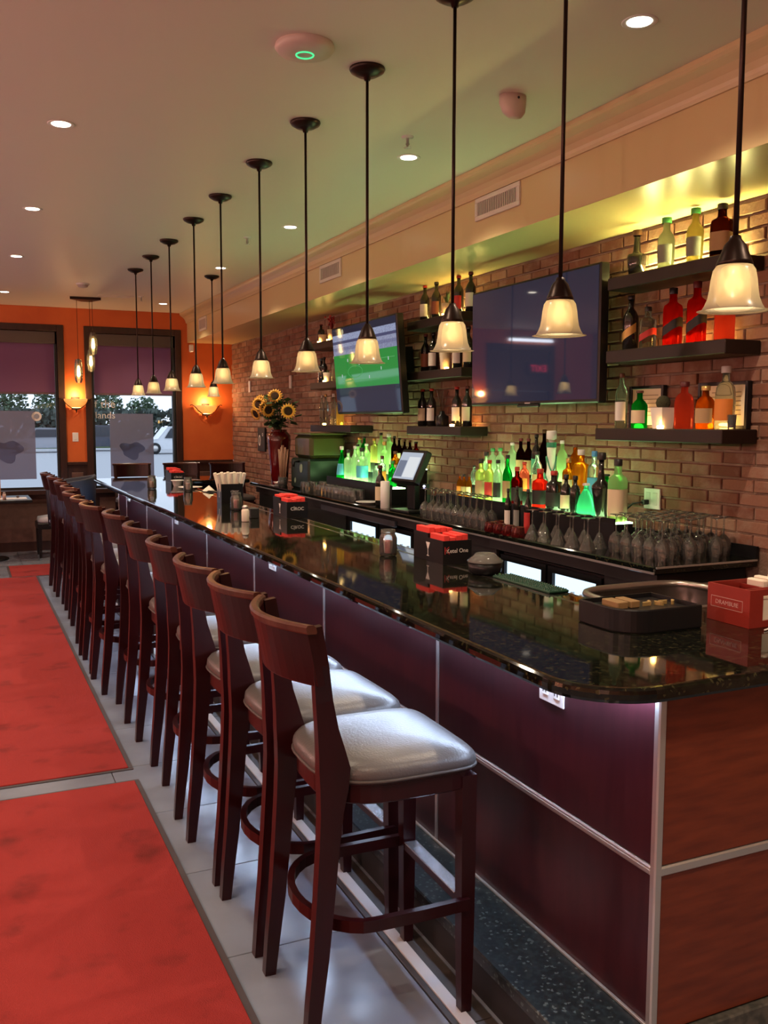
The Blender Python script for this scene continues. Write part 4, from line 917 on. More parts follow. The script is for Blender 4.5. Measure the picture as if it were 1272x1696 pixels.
bottle(3.1435, 4.20, F, 'decanter', .185, .0515, 'teal', 'w', None, 'big round teal decanter glowing on front step of near display', G2)
bottle(3.26, 4.176, Rr, 'decanter', .165, .052, 'green', 'k', None, 'rounded green decanter behind the teal one on near display', G2)
row('on middle step of near display', G2, 3.26, Rr, [('tall', 5.64, .15, .023, 'clear', 'k', None, 'small clear bottle'), ('round', 5.474, .25, .034, 'greenclear', 'k', None, 'round clear bottle'), ('tall', 5.002, .20, .032, 'pink', 'r', 'orange', 'pinkish bottle with red neck'), ('tall', 4.86, .27, .032, 'clear', 'k', 'tan', 'clear bottle with tan label'),
  ('bell', 4.709, .40, .040, 'ceramic', 'w', None, 'white ceramic bottle with green swirls'), ('square', 4.531, .24, .032, 'amber', 'o', 'cream', 'amber square bottle'), ('square', 4.41, .295, .044, 'orange', 'w', None, 'wide orange bottle'), ('square', 4.286, .29, .034, 'clear', 'b', 'blue', 'clear bottle with blue cap')])
row('on back step of near display', G2, 3.385, T, [('round', 5.60, .20, .034, 'greenclear', 'g', None, 'round clear bottle with green cap'), ('round', 5.50, .205, .033, 'greenclear', 'g', None, 'clear bottle with green cap'), ('tall', 5.346, .245, .034, 'greenclear', 'w', None, 'tall clear bottle with white cap'), ('wine', 5.243, .275, .031, 'brown', 'm', 'tan', 'brown wine bottle with tan label'), ('wine', 5.149, .275, .031, 'brown', 'm', 'tan', 'brown bottle with tan label'),
  ('wine', 5.059, .305, .031, 'black', 'k', 'teal', 'black bottle with teal label'), ('wine', 4.97, .335, .032, 'brown', 'n', None, 'tallest dark brown bottle'), ('tall', 4.773, .27, .033, 'palegreen', 'w', None, 'pale green bottle'), ('tall', 4.64, .25, .033, 'amber', 'n', None, 'amber bottle')])
bottle(3.142, 4.068, F, 'flare', .36, .050, 'black', 'k', None, 'dark goblet-shaped bottle with brown neck on near display', G2)
b_ = bottle(3.14, 3.925, F, 'square', .33, .046, 'palegreen', 'k', 'cream', 'pale square bottle with big beige label and black top, nearest on display', G2, lab_z=(.0, .52))
sw = MB()
ce_ = [o for o in bpy.data.objects if o.get('label', '').startswith('white ceramic bottle')][0]
for zz, rr_ in ((.10, .0415), (.20, .029)):
    sw.tube([(rr_*1.0*cos(a)*1.02, rr_*sin(a)*1.02, zz+.045*sin(2*a)) for a in [2*pi*i/30 for i in range(30)]], .0045, 5, True)
ob('painted_swirl', sw, LC['teal'], ce_); ob('painted_band', MB().lathe([(.0305, .300), (.0300, .330)], 16, close=False), LC['teal'], ce_)
for i, (y, lab, cap, h, lb) in enumerate(((4.744, 'white', 'k', .26, 'slim dark bottle with white label in front of near display'), (4.645, 'grey', 'k', .28, 'slim dark bottle with grey label in front of near display'), (4.53, 'red', 'k', .27, 'slim dark bottle with red label in front of near display'))):
    bottle(2.98, y, C, 'tall', h, .021, 'winedark', cap, lab, lb, 'pourers before the near display', lab_z=(.05, .5))
bottle(2.98, 6.62, C, 'wine', .317, .040, 'winedark', 'm', 'cream', 'dark bottle with cream label beside the white cylinder on back counter', None)

# ------------------------------------------------------------------ stemware on the back counter
wine_p = [(.030, 0), (.036, .025), (.038, .055), (.031, .085), (.014, .105), (.0045, .112), (.0035, .185), (.008, .192), (.033, .1965), (.034, .198), (0, .198)]
marg_p = [(.046, 0), (.042, .010), (.012, .078), (.004, .085), (.0035, .155), (.008, .160), (.036, .164), (.037, .166), (0, .166)]
tumb_p = [(.036, 0), (.038, .004), (.032, .095), (.030, .098), (0, .098)]
def glass_proto(nm, p): return MB().lathe(p, 14, close=False).mesh(nm, M['glass'])
WG, MG, TG = glass_proto('wine_glass', wine_p), glass_proto('martini_glass', marg_p), glass_proto('tumbler', tumb_p)
def glasses(me, name, xs, ys, z, lb, grp, jit=.0015):
    for i, x in enumerate(xs):
        for j, y in enumerate(ys):
            ob(name, me, None, None, (x+R.uniform(-jit, jit), y+R.uniform(-jit, jit)+(.035 if i % 2 else 0), z), R.uniform(0, 6), '%s, %s row from aisle, %s from near end' % (lb, ORD[i], ORD[j]), 'glass', grp)
GZ = BT+.0005
glasses(WG, 'wine_glass', [2.99+.083*i for i in range(6)], [3.40+.085*j for j in range(5)], GZ, 'upside-down wine glass at near counter end', 'wine glasses at the near end')
glasses(MG, 'martini_glass', [2.922, 3.02], [3.88+.128*j for j in range(5)], GZ, 'upside-down martini glass before teal decanter', 'martini glasses')
glasses(WG, 'wine_glass', [2.92, 3.0], [4.93+.088*j for j in range(10)], GZ, 'upside-down wine glass before near display', 'wine glasses before the near display')
glasses(TG, 'tumbler', [2.905, 2.99], [7.0+.086*j for j in range(10)], GZ, 'upside-down tumbler before far display', 'tumblers before the far display')
glasses(TG, 'tumbler', [2.91, 3.0, 3.09], [8.12+.09*j for j in range(2)], GZ, 'upside-down tumbler by drink machine', 'tumblers by the drink machine')
redg = THIN('red_glass', (.75, .12, .12), rough=.03, diff=(.4, .03, .03), dw=.25)
RG = MB().lathe([(.040, 0), (.043, .006), (.036, .055), (.033, .058), (.030, .012), (0, .01)], 14, close=False).mesh('votive_glass', redg)
for j, (x, y) in enumerate(((2.895, 4.50), (2.895, 4.60), (2.895, 4.70), (2.895, 4.80), (2.985, 4.84))): ob('votive_glass', RG, None, None, (x, y, GZ), 0, 'small red glass votive by the slim dark bottles, %s from the near end' % ORD[j], 'glass', 'red votive glasses')
# till
t = empty('till', (2.985, 6.09, GZ), 'black touch screen till with tilted glowing display on back counter', 'till')
t.rotation_euler = (0, 0, radians(6))
ob('base', MB().box(-.10, .10, -.13, .13, 0, .02, .004), M['black'], t)
ob('stand', MB().box(.0, .05, -.05, .05, .02, .26, .006), M['black'], t)
hd = ob('screen_head', MB().box(-.02, .04, -.165, .165, -.13, .13, .01), M['black'], t, (-.005, 0, .33)); hd.rotation_euler = (0, radians(26), 0)
ob('display', MB().box(-.0225, -.0195, -.14, .14, -.105, .105), EM('till_screen', (.62, .68, .80), .75), hd)
ob('display_list', MB().box(-.0232, -.0224, -.13, .02, -.09, .07), EM('till_list', (.85, .88, .92), .85), hd)
ob('display_panel', MB().box(-.0232, -.0224, .03, .13, -.09, .04), EM('till_panel', (.30, .34, .46), .6), hd)
ob('led', MB().ball((-.012, -.20, .20), .008, 5), EM('till_led', (.6, .6, 1), 12), t)
ob('side_arm', MB().box(.0, .03, -.21, -.15, .18, .215, .003), M['black'], t)
tb = ob('receipt_printer', MB().box(-.13, .13, -.15, .15, 0, .13, .01), M['black'], None, (3.29, 5.90, GZ), 0, 'black receipt printer box between the till and the near display', 'printer')
tb.location = (3.31, 5.92, GZ)
tag(ob('cylinder_holder', MB().lathe([(.034, 0), (.036, .004), (.036, .205), (.030, .207), (.030, .19), (0, .19)], 18, close=False), M['white'], None, (2.93, 6.42, GZ)), 'tall white cylinder on the edge of the back counter', 'holder')
tag(ob('plate', MB().lathe([(.05, 0), (.055, .004), (.10, .014), (.102, .017), (.055, .008), (0, .007)], 24, close=False), M['white'], None, (2.93, 6.68, GZ)), 'white plate on back counter beside the dark bottle', 'plate').location = (2.972, 6.84, GZ)
cm = P('amber_candle', (.8, .35, .05), .4, emit=(1, .42, .06), es=.9)
for j, (y, lb) in enumerate(((7.90, 'lit amber candle jar left of the tapered green bottle, farther one'), (7.78, 'lit amber candle jar by the tapered green bottle, nearer one'))):
    c_ = ob('candle_jar', MB().lathe([(.034, 0), (.036, .004), (.036, .06), (0, .06)], 14, close=False), cm, None, (3.03, y+.27, GZ+0), 0, lb, 'candle', 'amber candle jars')
    ob('lid', MB().lathe([(.0365, .0605), (.0365, .085), (0, .086)], 14), LC['brown'], c_)
    c_.location = (3.03 if j else 3.03, 7.98-.1*j, GZ)
# drink machine
t = empty('drink_machine', (3.20, 8.60, GZ), 'dark drink cooler with olive see-through tank beside the red vase', 'machine')
ob('base', MB().box(-.20, .22, -.26, .26, 0, .30, .02), P('machine_green', (.010, .022, .014), .3), t)
ob('tank', MB().box(-.17, .20, -.24, .24, .3005, .53, .035), P('machine_tank', (.07, .07, .018), .2, coat=.5, trans=.25), t)
ob('tank_lid', MB().box(-.175, .205, -.245, .245, .5305, .548, .006), P('machine_lid', (.09, .09, .03), .3), t)
disc('round_badge', (-.2005, -.06, .205), .042, P('badge', (.20, .28, .18), .5), t, 'x', .003); disc('round_badge', (-.2005, .12, .08), .026, P('badge', (.2, .28, .18), .5), t, 'x', .003)
ob('tap', MB().tube([(-.20, .0, .27), (-.25, 0, .27), (-.26, 0, .22)], .011, 8), M['black'], t)
# red vase with sunflowers
vz = GZ
vase = ob('vase', MB().lathe([(.075, 0), (.082, .01), (.095, .16), (.112, .36), (.122, .46), (.118, .515), (.085, .55), (.078, .56), (.085, .575), (.075, .575), (.07, .55), (.09, .50), (0, .48)], 28, close=False), P('red_lacquer', (.09, .004, .005), .12, coat=.6), None, (3.0, 9.22, vz), 0, 'tall red lacquer vase holding sunflowers on the back counter', 'vase')
PET, DISC_, LEAF = P('sunflower_petal', (.80, .42, .06), .6), P('sunflower_disc', (.045, .02, .008), .9, bump=(300, 1)), P('sunflower_leaf', (.035, .075, .022), .6)
petal_b = MB(); disc_b = MB()
for ring_, (r0, r1, nn, zt) in enumerate(((.034, .082, 17, .012), (.034, .072, 15, .020))):
    for k in range(nn):
        a = 2*pi*(k+.5*ring_)/nn; c, s_ = cos(a), sin(a); wv = .011
        petal_b.add([(r0*c+wv*.5*s_, r0*s_-wv*.5*c, .004), ((r0+r1)/2*c+wv*s_, (r0+r1)/2*s_-wv*c, zt), (r1*c, r1*s_, zt*.6), ((r0+r1)/2*c-wv*s_, (r0+r1)/2*s_+wv*c, zt), (r0*c-wv*.5*s_, r0*s_+wv*.5*c, .004)], [(0, 1, 2, 3, 4)])
petal_me = petal_b.mesh('petals', PET); disc_me = MB().lathe([(.042, -.004), (.042, .010), (.032, .018), (.012, .014), (0, .012)], 16, close=False).mesh('flower_disc', DISC_)
def flower(px, y, z, x, face, lb):
    base = Vector((3.0, 9.22, vz+.53)); hd_ = Vector((x, y, z))
    t = empty('sunflower', base, lb, 'flower', 'sunflowers in the red vase')
    d = hd_-base; mid = d*.5+Vector((0, 0, .05))
    ob('stem', MB().tube([(0, 0, -.04), mid*.6, mid+d*.15, d], .005, 6), LEAF, t)
    h = ob('petals', petal_me, None, t, d); q = Vector(face).to_track_quat('Z', 'Y'); h.rotation_mode = 'QUATERNION'; h.rotation_quaternion = q
    h2 = ob('flower_disc', disc_me, None, t, d); h2.rotation_mode = 'QUATERNION'; h2.rotation_quaternion = q
    lf = MB()
    for k in range(4):
        u = .35+.15*k; p = mid*(u*1.2); a = k*2.1+y*9; v = Vector((cos(a), sin(a), -.2)); s_ = Vector((-sin(a), cos(a), 0))*.028
        lf.add([p, p+v*.05+s_, p+v*.11, p+v*.05-s_], [(0, 1, 2, 3)])
    ob('leaves', lf, LEAF, t)
    return t
for i, (y, z, dx, face, lb) in enumerate(((9.53, 1.905, -.10, (-.7, -.7, .15), 'sunflower head at upper left of the bouquet'), (9.40, 1.875, -.16, (-.5, -.8, .1), 'large sunflower head left of centre in the bouquet'), (9.22, 1.835, -.14, (-.5, -.8, .1), 'sunflower head lowest at the centre of the bouquet'),
    (9.10, 1.955, -.08, (-.4, -.8, .35), 'sunflower head highest in the bouquet'), (9.37, 1.78, -.20, (-.8, -.3, -.4), 'drooping sunflower head below the left pair'), (8.62, 1.80, -.10, (-.3, -.6, .0), 'sunflower head hanging apart at the right of the bouquet'), (9.02, 1.815, -.18, (.2, -.9, -.1), 'small sunflower head turned away right of centre'))):
    flower(0, y, z, 3.0+dx, face, lb)
fo = MB(); rr = random.Random(5)
for k in range(230):
    a = rr.uniform(0, 2*pi); u = rr.random(); cy = -.02-.26*(rr.random()**1.2) if k % 2 else rr.uniform(-.12, .2)
    p = Vector((rr.uniform(-.15, .10), cy, .06+rr.uniform(0, .30)*(1-abs(cy)*.9)+.02)); v = Vector((cos(a), sin(a), rr.uniform(-.6, .5))).normalized()*rr.uniform(.08, .13); s_ = v.cross(Vector((0, 0, 1))).normalized()*rr.uniform(.028, .045)
    fo.add([p, p+v*.5+s_, p+v, p+v*.5-s_], [(0, 1, 2, 3)])
for k in range(14): fo.tube([(0, 0, -.03), (rr.uniform(-.08, .05), rr.uniform(-.2, .15), .2), (rr.uniform(-.14, .08), rr.uniform(-.30, .25), .34)], .003, 4)
ob('foliage', fo, LEAF, None, (3.0, 9.22, vz+.545), 0, 'dark green leafy sprays among the sunflowers in the red vase', 'foliage', kind='stuff')
t = empty('straw_jar', (2.99, 8.98-.06, GZ), 'jar of brown straws in front of the red vase', 'jar'); t.location = (2.94, 8.935, GZ)
ob('jar', MB().lathe([(.04, 0), (.045, .01), (.045, .10), (.042, .10), (.040, .012), (0, .01)], 16, close=False), M['glass'], t)
for k in range(14):
    a = k*2.4; ob('straw', MB().tube([(.02*cos(a), .02*sin(a), .012), (.06*cos(a)*(.5+.5*(k % 3)/2), .06*sin(a)*(.5+.5*(k % 3)/2), .36+.02*(k % 4))], .0045, 6), P('straw_brown', (.36, .20, .12), .6), t)
t = empty('garnish_tray', (2.95, 9.05, GZ), 'low tray of garnish bowls at the foot of the red vase', 'tray'); t.location = (2.915, 9.04, GZ)
ob('board', MB().box(-.05, .05, -.048, .048, 0, .012, .002), P('board_grey', (.22, .20, .20), .4), t)
for dx, dy in ((0, 0),): ob('bowl', MB().lathe([(.02, .0125), (.04, .05), (.037, .05), (0, .02)], 12, dx, dy, close=False), P('bowl_steel', (.5, .42, .38), .25, metal=.8), t)
# small things on the brick wall
t = empty('wall_sign', (XB, 11.42, 1.47), 'black sign with white 0 on brick wall behind the red vase', 'sign')
ob('board', MB().box(-.028, -.004, -.15, .15, -.15, .15, .003), M['blackm'], t); text('0', .20, M['letter'], (-.0285, .06, -.02), (pi/2, 0, -pi/2), t); text('o', .09, M['letter'], (-.0285, -.07, .07), (pi/2, 0, -pi/2), t)
for y, lb in ((11.95, 'slim white strip on brick wall left of the sunflowers'), (10.28, 'slim white strip on brick wall above the sunflowers')):
    tag(ob('white_strip', MB().box(-.022, -.004, -.03, .03, -.075, .075, .003), M['white'], None, (XB, y, 2.155)), lb, 'plate')  # narrow white upright blocks set against the bricks
t = empty('wall_outlet', (XB-.004, 4.06, 1.275), 'white double power outlet on brick wall above the wine glasses', 'outlet')
ob('cover_plate', MB().box(-.012, 0, -.065, .065, -.058, .058, .003), M['white'], t)
for dy in (-.028, .028): ob('socket', MB().box(-.014, -.011, dy-.018, dy+.018, -.035, .035, .002), P('socket_cream', (.62, .60, .56), .4), t)
t = empty('wall_lead', (XB-.0185, 4.088, 1.255), 'black power cord plugged into the brick wall outlet', 'cord')
ob('plug', MB().box(-.035, 0, -.014, .014, -.014, .014, .004), M['black'], t); ob('cable', MB().tube([(-.033, 0, 0), (-.06, .05, -.01), (-.05, .12, -.05), (-.03, .20, -.12), (-.03, .24, -.16)], .005, 6), M['black'], t)

# ================================================================== THINGS ON THE BAR
z = CT+.0005
def napkins(n, w, l, rr):
    res = []
    for k in range(n):
        res.append((rr.uniform(-.006, .006), rr.uniform(-.008, .008), rr.uniform(-8, 8)))
    return res
def caddy(x, y, lb, word, wsize, extra=None, rz=0):
    t = empty('napkin_caddy', (x, y, z), lb, 'caddy', 'napkin caddies on the bar', rz)
    w, l, h, h2 = .072, .145, .125, .105
    b = MB(); b.box(-w, w, -l, l, 0, .006).box(-w, -w+.005, -l, l, .006, h2).box(w-.005, w, -l, l, .006, h2).box(-w+.005, w-.005, -l, -l+.005, .006, h2).box(-w+.005, w-.005, l-.005, l, .006, h).box(-w+.005, w-.005, -.0025, .0025, .006, h)
    b.box(-w, -w+.005, .0, l, h2, h).box(w-.005, w, .0, l, h2, h)
    ob('box', b, M['black'], t)
    rr = random.Random(int(y*10))
    for (a0, a1, zz) in ((-l+.008, -.005, h2), (.005, l-.008, h)):
        for k in range(4):
            nb = MB(); x0 = -w+.008+(2*w-.02)*k/4; x1 = x0+(2*w-.02)/4-.002; dz = rr.uniform(-.006, .010)
            nb.box(x0, x1, a0, a1, zz-.05, zz+.018+dz, .002)
            ob('napkin', nb, M['redp'], t)
    tx_ = text(word, wsize, extra or M['letter'], (0, -l-.0006, h2*.56), (pi/2, 0, 0), t)
    return t
c1 = caddy(1.985, 3.72, 'black napkin caddy with red napkins and red emblem, nearest on the bar', 'Ketel One', .026)
c1.children[0]; tr_ = P('red_emblem', (.30, .03, .03), .5)
for o in c1.children:
    if o.type == 'FONT': o.location.x = .014
text('K', .048, tr_, (-.052, -.1456, .060), (pi/2, 0, 0), c1)
def side_glass(t, zc, s=1.0):
    g = MB(); xx = -.0726
    g.add([(xx, y, zz) for y, zz in ((-.02, zc+.03), (.02, zc+.03), (.004, zc), (-.004, zc))]+[(xx+.0006, y, zz) for y, zz in ((-.02, zc+.03), (.02, zc+.03), (.004, zc), (-.004, zc))], [(0, 1, 2, 3), (7, 6, 5, 4), (0, 4, 5, 1), (1, 5, 6, 2), (2, 6, 7, 3), (3, 7, 4, 0)])
    g.box(xx, xx+.0006, -.002, .002, zc-.03, zc).box(xx, xx+.0006, -.012, .012, zc-.033, zc-.03)
    ob('printed_glass', g, M['letter'], t)
side_glass(c1, .055)
c2 = caddy(1.985, 5.88, 'black napkin caddy with red napkins and white lettering, middle of the bar', 'CÎROC', .030); side_glass(c2, .055)
c3 = caddy(2.00, 9.62, 'black napkin caddy with red napkins at the far end of the bar', 'CÎROC', .028)
# mason jars
PK = [P('packet_white', (.75, .70, .62), .7), P('packet_pink', (.60, .16, .18), .7), P('packet_brown', (.30, .15, .07), .7)]
jp = [(.034, 0), (.040, .005), (.042, .02), (.042, .085), (.036, .10), (.033, .104), (.034, .125), (.0315, .125), (.031, .104), (.034, .098), (.0395, .085), (.0395, .02), (.036, .008), (0, .007)]
jar_me = MB().lathe(jp, 18, close=False).mesh('glass_body', M['glass'])
def jar(x, y, lb, rr):
    t = empty('sugar_jar', (x, y, z), lb, 'jar', 'mason jars of sugar packets')
    ob('glass_body', jar_me, None, t); ob('thread_ring', MB().tube([(.0345*cos(2*pi*i/20), .0345*sin(2*pi*i/20), .112) for i in range(20)], .002, 5, True), M['glass'], t)
    for k in range(6):
        a = 2*pi*k/6; p = ob('packet', MB().box(-.013, .013, -.0035, .0035, 0, .062, .001), PK[(k+int(y)) % 3], t, (.020*cos(a), .020*sin(a), .010), a+pi/2)
jar(1.81, 3.93, 'mason jar of sugar packets on bar beside the nearest napkin caddy', 1)
jar(1.765, 6.42, 'mason jar of sugar packets behind the white shaker on the bar', 2)
jar(1.85, 8.35, 'mason jar of sugar packets beside the white plate on the bar', 3)
jar(1.60, 8.75, 'mason jar of sugar packets farthest along the bar near its front edge', 4)
t = empty('shaker', (1.61, 5.65, z), 'small white salt shaker with cap before the second mason jar', 'shaker')
ob('body', MB().lathe([(.022, 0), (.024, .004), (.024, .07), (.018, .082)], 14), M['cream'], t); ob('cap', MB().lathe([(.0195, .0822), (.0195, .095), (.012, .103), (0, .104)], 14), M['alu'], t)
t = empty('sweetener_box', (1.72, 5.85, z), 'small dark packet holder behind the salt shaker', 'holder'); ob('box', MB().box(-.03, .03, -.04, .04, 0, .065, .003), M['blackm'], t); ob('print', MB().box(-.0305, -.0299, -.015, .015, .01, .05), PK[0], t)
# napkin roll holder
t = empty('napkin_roll_holder', (1.88, 7.02, z), 'black holder full of standing white napkin rolls on the bar', 'holder')
hb = MB(); hb.box(-.085, .085, -.07, .07, 0, .006).box(-.085, -.08, -.07, .07, .006, .15).box(.08, .085, -.07, .07, .006, .15).box(-.08, .08, -.07, -.065, .006, .15).box(-.08, .08, .065, .07, .006, .15)
ob('box', hb, M['black'], t)
for k in range(10):
    u = -1+2*(k % 5)/4; r_ = ob('napkin_roll', MB().box(-.014, .014, -.010, .010, 0, .22, .006), M['cream'], t, (u*.055, -.03 if k < 5 else .03, .02)); r_.rotation_euler = (radians(-6 if k < 5 else 6)*-1, radians(13*u), 0)
text('CÎROC', .022, M['letter'], (.02, -.0706, .09), (pi/2, 0, 0), t)
side = MB(); side.box(-.0856, -.085, -.004, .004, .05, .12).box(-.0856, -.085, -.012, .012, .046, .05); ob('printed_mark', side, M['letter'], t)
t = empty('plate', (1.93, 8.62, z), 'white plate with folded napkins by the mason jar', 'plate'); ob('dish', MB().lathe([(.06, 0), (.065, .004), (.11, .016), (.112, .02), (.065, .009), (0, .008)], 28, close=False), M['white'], t)
t = tag(ob('side_bowl', MB().lathe([(.035, 0), (.05, .045), (.065, .058), (.062, .058), (.046, .042), (0, .008)], 20, close=False), M['white'], None, (1.73, 8.87, z)), 'white bowl behind the mason jar near the far end', 'bowl'); t.location = (1.90, 9.05, z)
t = empty('crumpled_napkin', (2.0, 8.18, z), 'crumpled white napkin on a dark coaster on the bar', 'napkin'); rr = random.Random(9)
nm = MB(); vs = []
for k in range(13):
    a = 2*pi*k/13; r_ = .055*(.7+.5*rr.random()); vs.append((r_*cos(a), r_*sin(a)*1.3, .007+.012*rr.random()))
vs.append((0, 0, .06)); vs.append((0, .0, .0065)); nm.add(vs, [(k, (k+1) % 13, 13) for k in range(13)]+[((k+1) % 13, k, 14) for k in range(13)]); ob('paper', nm, M['cream'], t)
ob('coaster', MB().box(-.05, .07, -.10, .08, 0, .006, .002), M['blackm'], t)
# lidded tub, bar mat, tray, crate
t = empty('lidded_tub', (2.10, 3.47, z), 'black round tub with clear domed lid beside the nearest napkin caddy', 'tub'); t.location = (1.965, 3.30, z)
ob('tub', MB().lathe([(.055, 0), (.068, .01), (.072, .05), (.066, .05), (0, .012)], 24, close=False), M['black'], t)
ob('lid', MB().lathe([(.075, .0503), (.075, .056), (.052, .072), (.040, .086), (.036, .084), (0, .080)], 24, close=False), THIN('lid_plastic', (.8, .8, .78), rough=.1, diff=(.42, .40, .37), dw=.5), t)
t = empty('bar_mat', (1.985, 3.0, z), 'dark green rubber bar mat on the inner edge of the bar', 'mat'); ob('mat', MB().box(-.045, .045, -.20, .20, 0, .010, .003), P('green_rubber', (.006, .040, .022), .35), t)
nb_ = MB()
for k in range(26):
    for q in range(5): nb_.lathe([(.004, .0098), (.003, .014), (0, .0142)], 6, -.036+.018*q, -.19+.0152*k, close=False)
ob('nubs', nb_, P('green_rubber', (.006, .04, .022), .35), t, kind='stuff')
t = empty('condiment_tray', (1.905, 2.26, z), 'black rounded condiment tray with open compartments at the near bar corner', 'tray')
ol = [(.145, -.115), (.145, .115), (-.145, .115)]+[(-.145+.10*(1-cos(radians(a)))-.0, -.015-.10*sin(radians(a))) for a in range(0, 91, 10)]
def scale(p, s): return [(x*s, y*s) for x, y in p]
ob('tray', MB().rings([[(x, y, zz) for x, y in scale(ol, s)] for s, zz in ((.985, 0), (1, .004), (1, .068), (.985, .072), (.95, .072), (.945, .058), (.30, .058))], smooth=False), M['black'], t)
for x0, x1, y0, y1, mm in ((-.10, -.06, -.02, .06, 'cream'), (-.05, -.015, -.02, .06, 'cream')):
    ob('packet_stack', MB().box(x0, x1, y0, y1, .0583, .080, .002), P('packet_gold', (.22, .13, .05), .6), t)
for k in range(5): ob('lemon_wedge', MB().rings([[(.016*cos(a), .010*sin(a), zz) for a in [pi*i/6 for i in range(7)]] for zz in (0, .012)], smooth=False), P('lemon', (.30, .20, .07), .5), t, (.02+.024*k, -.01+.012*(k % 2), .0585), k)
tag(ob('white_card', MB().box(-.012, .012, -.0015, .0015, 0, .045, .0005), M['white'], None, (2.105, 2.285, z), .3), 'small white card standing between the condiment tray and red crate', 'card')
t = empty('napkin_crate', (2.36, 2.16, z), 'red divided crate with boxed white lettering on the near bar corner', 'crate')
w_, l_, h_ = .19, .088, .118; b = MB(); a = .007
b.box(-w_, w_, -l_, l_, 0, a).box(-w_, -w_+a, -l_, l_, a, h_).box(w_-a, w_, -l_, l_, a, h_).box(-w_+a, w_-a, l_-a, l_, a, h_)
b.box(-w_+a, -w_+.055, -l_, -l_+a, a, h_).box(-w_+.055, w_-a, -l_, -l_+a, a, .020).box(-w_+.19, w_-a, -l_, -l_+a, .02, h_).box(-w_+.055, -w_+.19, -l_, -l_+a, .098, h_)
ob('box', b, M['crate'], t)
ob('divider', MB().box(-w_+a, w_-a, -.015, -.009, a, h_-.012), M['crate'], t); ob('divider', MB().box(-.06, -.054, -.009, l_-a, a, h_-.012), M['crate'], t)
text('DRAMBUIE', .019, P('crate_letter', (.45, .26, .24), .6), (-w_-.0006, .005, .062), (pi/2, 0, -pi/2), t, sx=1.05)
fm = MB(); xx = -w_-.0007
fm.box(xx, xx+.0006, -.060, .072, .078, .0798).box(xx, xx+.0006, -.060, .072, .0445, .0463).box(xx, xx+.0006, -.060, -.0585, .0463, .078).box(xx, xx+.0006, .0705, .072, .0463, .078); ob('lettering_frame', fm, P('crate_letter', (.45, .26, .24), .6), t)
for k in range(6): ob('napkin', MB().box(-w_+.018+.0, -w_+.17, -l_+.010+.009*k, -l_+.017+.009*k, a+.0003, .088+.003*(k % 2), .002), M['cream'], t)
for k in range(7): ob('napkin', MB().box(-.045+.03*k, -.02+.03*k, .0, .07, a+.0003, .125+.006*(k % 2), .004), M['cream'], t) if k < 6 else None
tag(ob('drinking_straw', MB().tube([(0, 0, .003), (.10, .035, .003)], .0025, 6), M['white'], None, (2.19, 2.03, z)), 'thin white straw lying before the red crate', 'straw')

# ================================================================== LEFT BY THE WINDOWS
t = empty('dining_table', (.20, 12.28, 0), 'dark dining table before the left window', 'table')
ob('top', MB().box(-.55, .55, -.40, .40, .72, .755, .006), M['black'], t); ob('column', MB().lathe([(.04, .03), (.035, .72)], 14), M['black'], t); ob('foot', MB().lathe([(.28, 0), (.28, .015), (.05, .032)], 24), M['black'], t)
tag(ob('placemat', MB().box(-.20, .20, -.15, .15, 0, .003), P('placemat', (.75, .74, .76), .6), None, (.50, 12.15, .7555)), 'white placemat at the end of the dining table', 'placemat')
tag(ob('menu_stand', MB().box(-.11, .11, -.012, .012, 0, .24, .003), P('menu_tan', (.42, .24, .13), .7), None, (.30, 12.22, .7555)), 'tan menu card standing on the dining table', 'menu')
t = empty('shaker', (.44, 12.00, .7555), 'small salt shaker on the dining table before the menu card', 'shaker'); ob('body', MB().lathe([(.020, 0), (.022, .06), (.016, .07)], 12), P('salt', (.6, .45, .38), .5), t); ob('cap', MB().lathe([(.017, .0703), (.015, .09), (0, .092)], 12), M['alu'], t)
tag(ob('salad_garnish', MB().ball((0, 0, .014), .02, 5, sz=.6), P('dark_thing', (.06, .04, .035), .6), None, (.60, 12.18, .7593)), 'small dark dish on the white placemat', 'dish')
t = empty('banquette_chair', (1.02, 12.33, 0), 'low dark chair with pale seat under the left window', 'chair')
ob('seat', MB().rings([[(.20*superq(a, .5)*s, .20*(abs(sin(a))**.5)*(1 if sin(a) >= 0 else -1)*s, zz) for a in [2*pi*i/24 for i in range(24)]] for s, zz in ((.98, .44), (1, .46), (.95, .50), (.4, .52), (.05, .522))]), P('pale_seat', (.36, .38, .42), .5), t)
ob('frame', MB().box(-.21, .21, -.21, .21, .36, .438, .01), M['black'], t)
for sx_ in (-1, 1):
    for sy_ in (-1, 1): ob('leg', MB().sweep([(sx_*.18, sy_*.18, 0), (sx_*.18, sy_*.18, .36)], [(.03, .03), (.045, .045)]), M['black'], t)
ob('backrest', MB().box(.19, .225, -.21, .21, .44, .92, .012), M['black'], t)

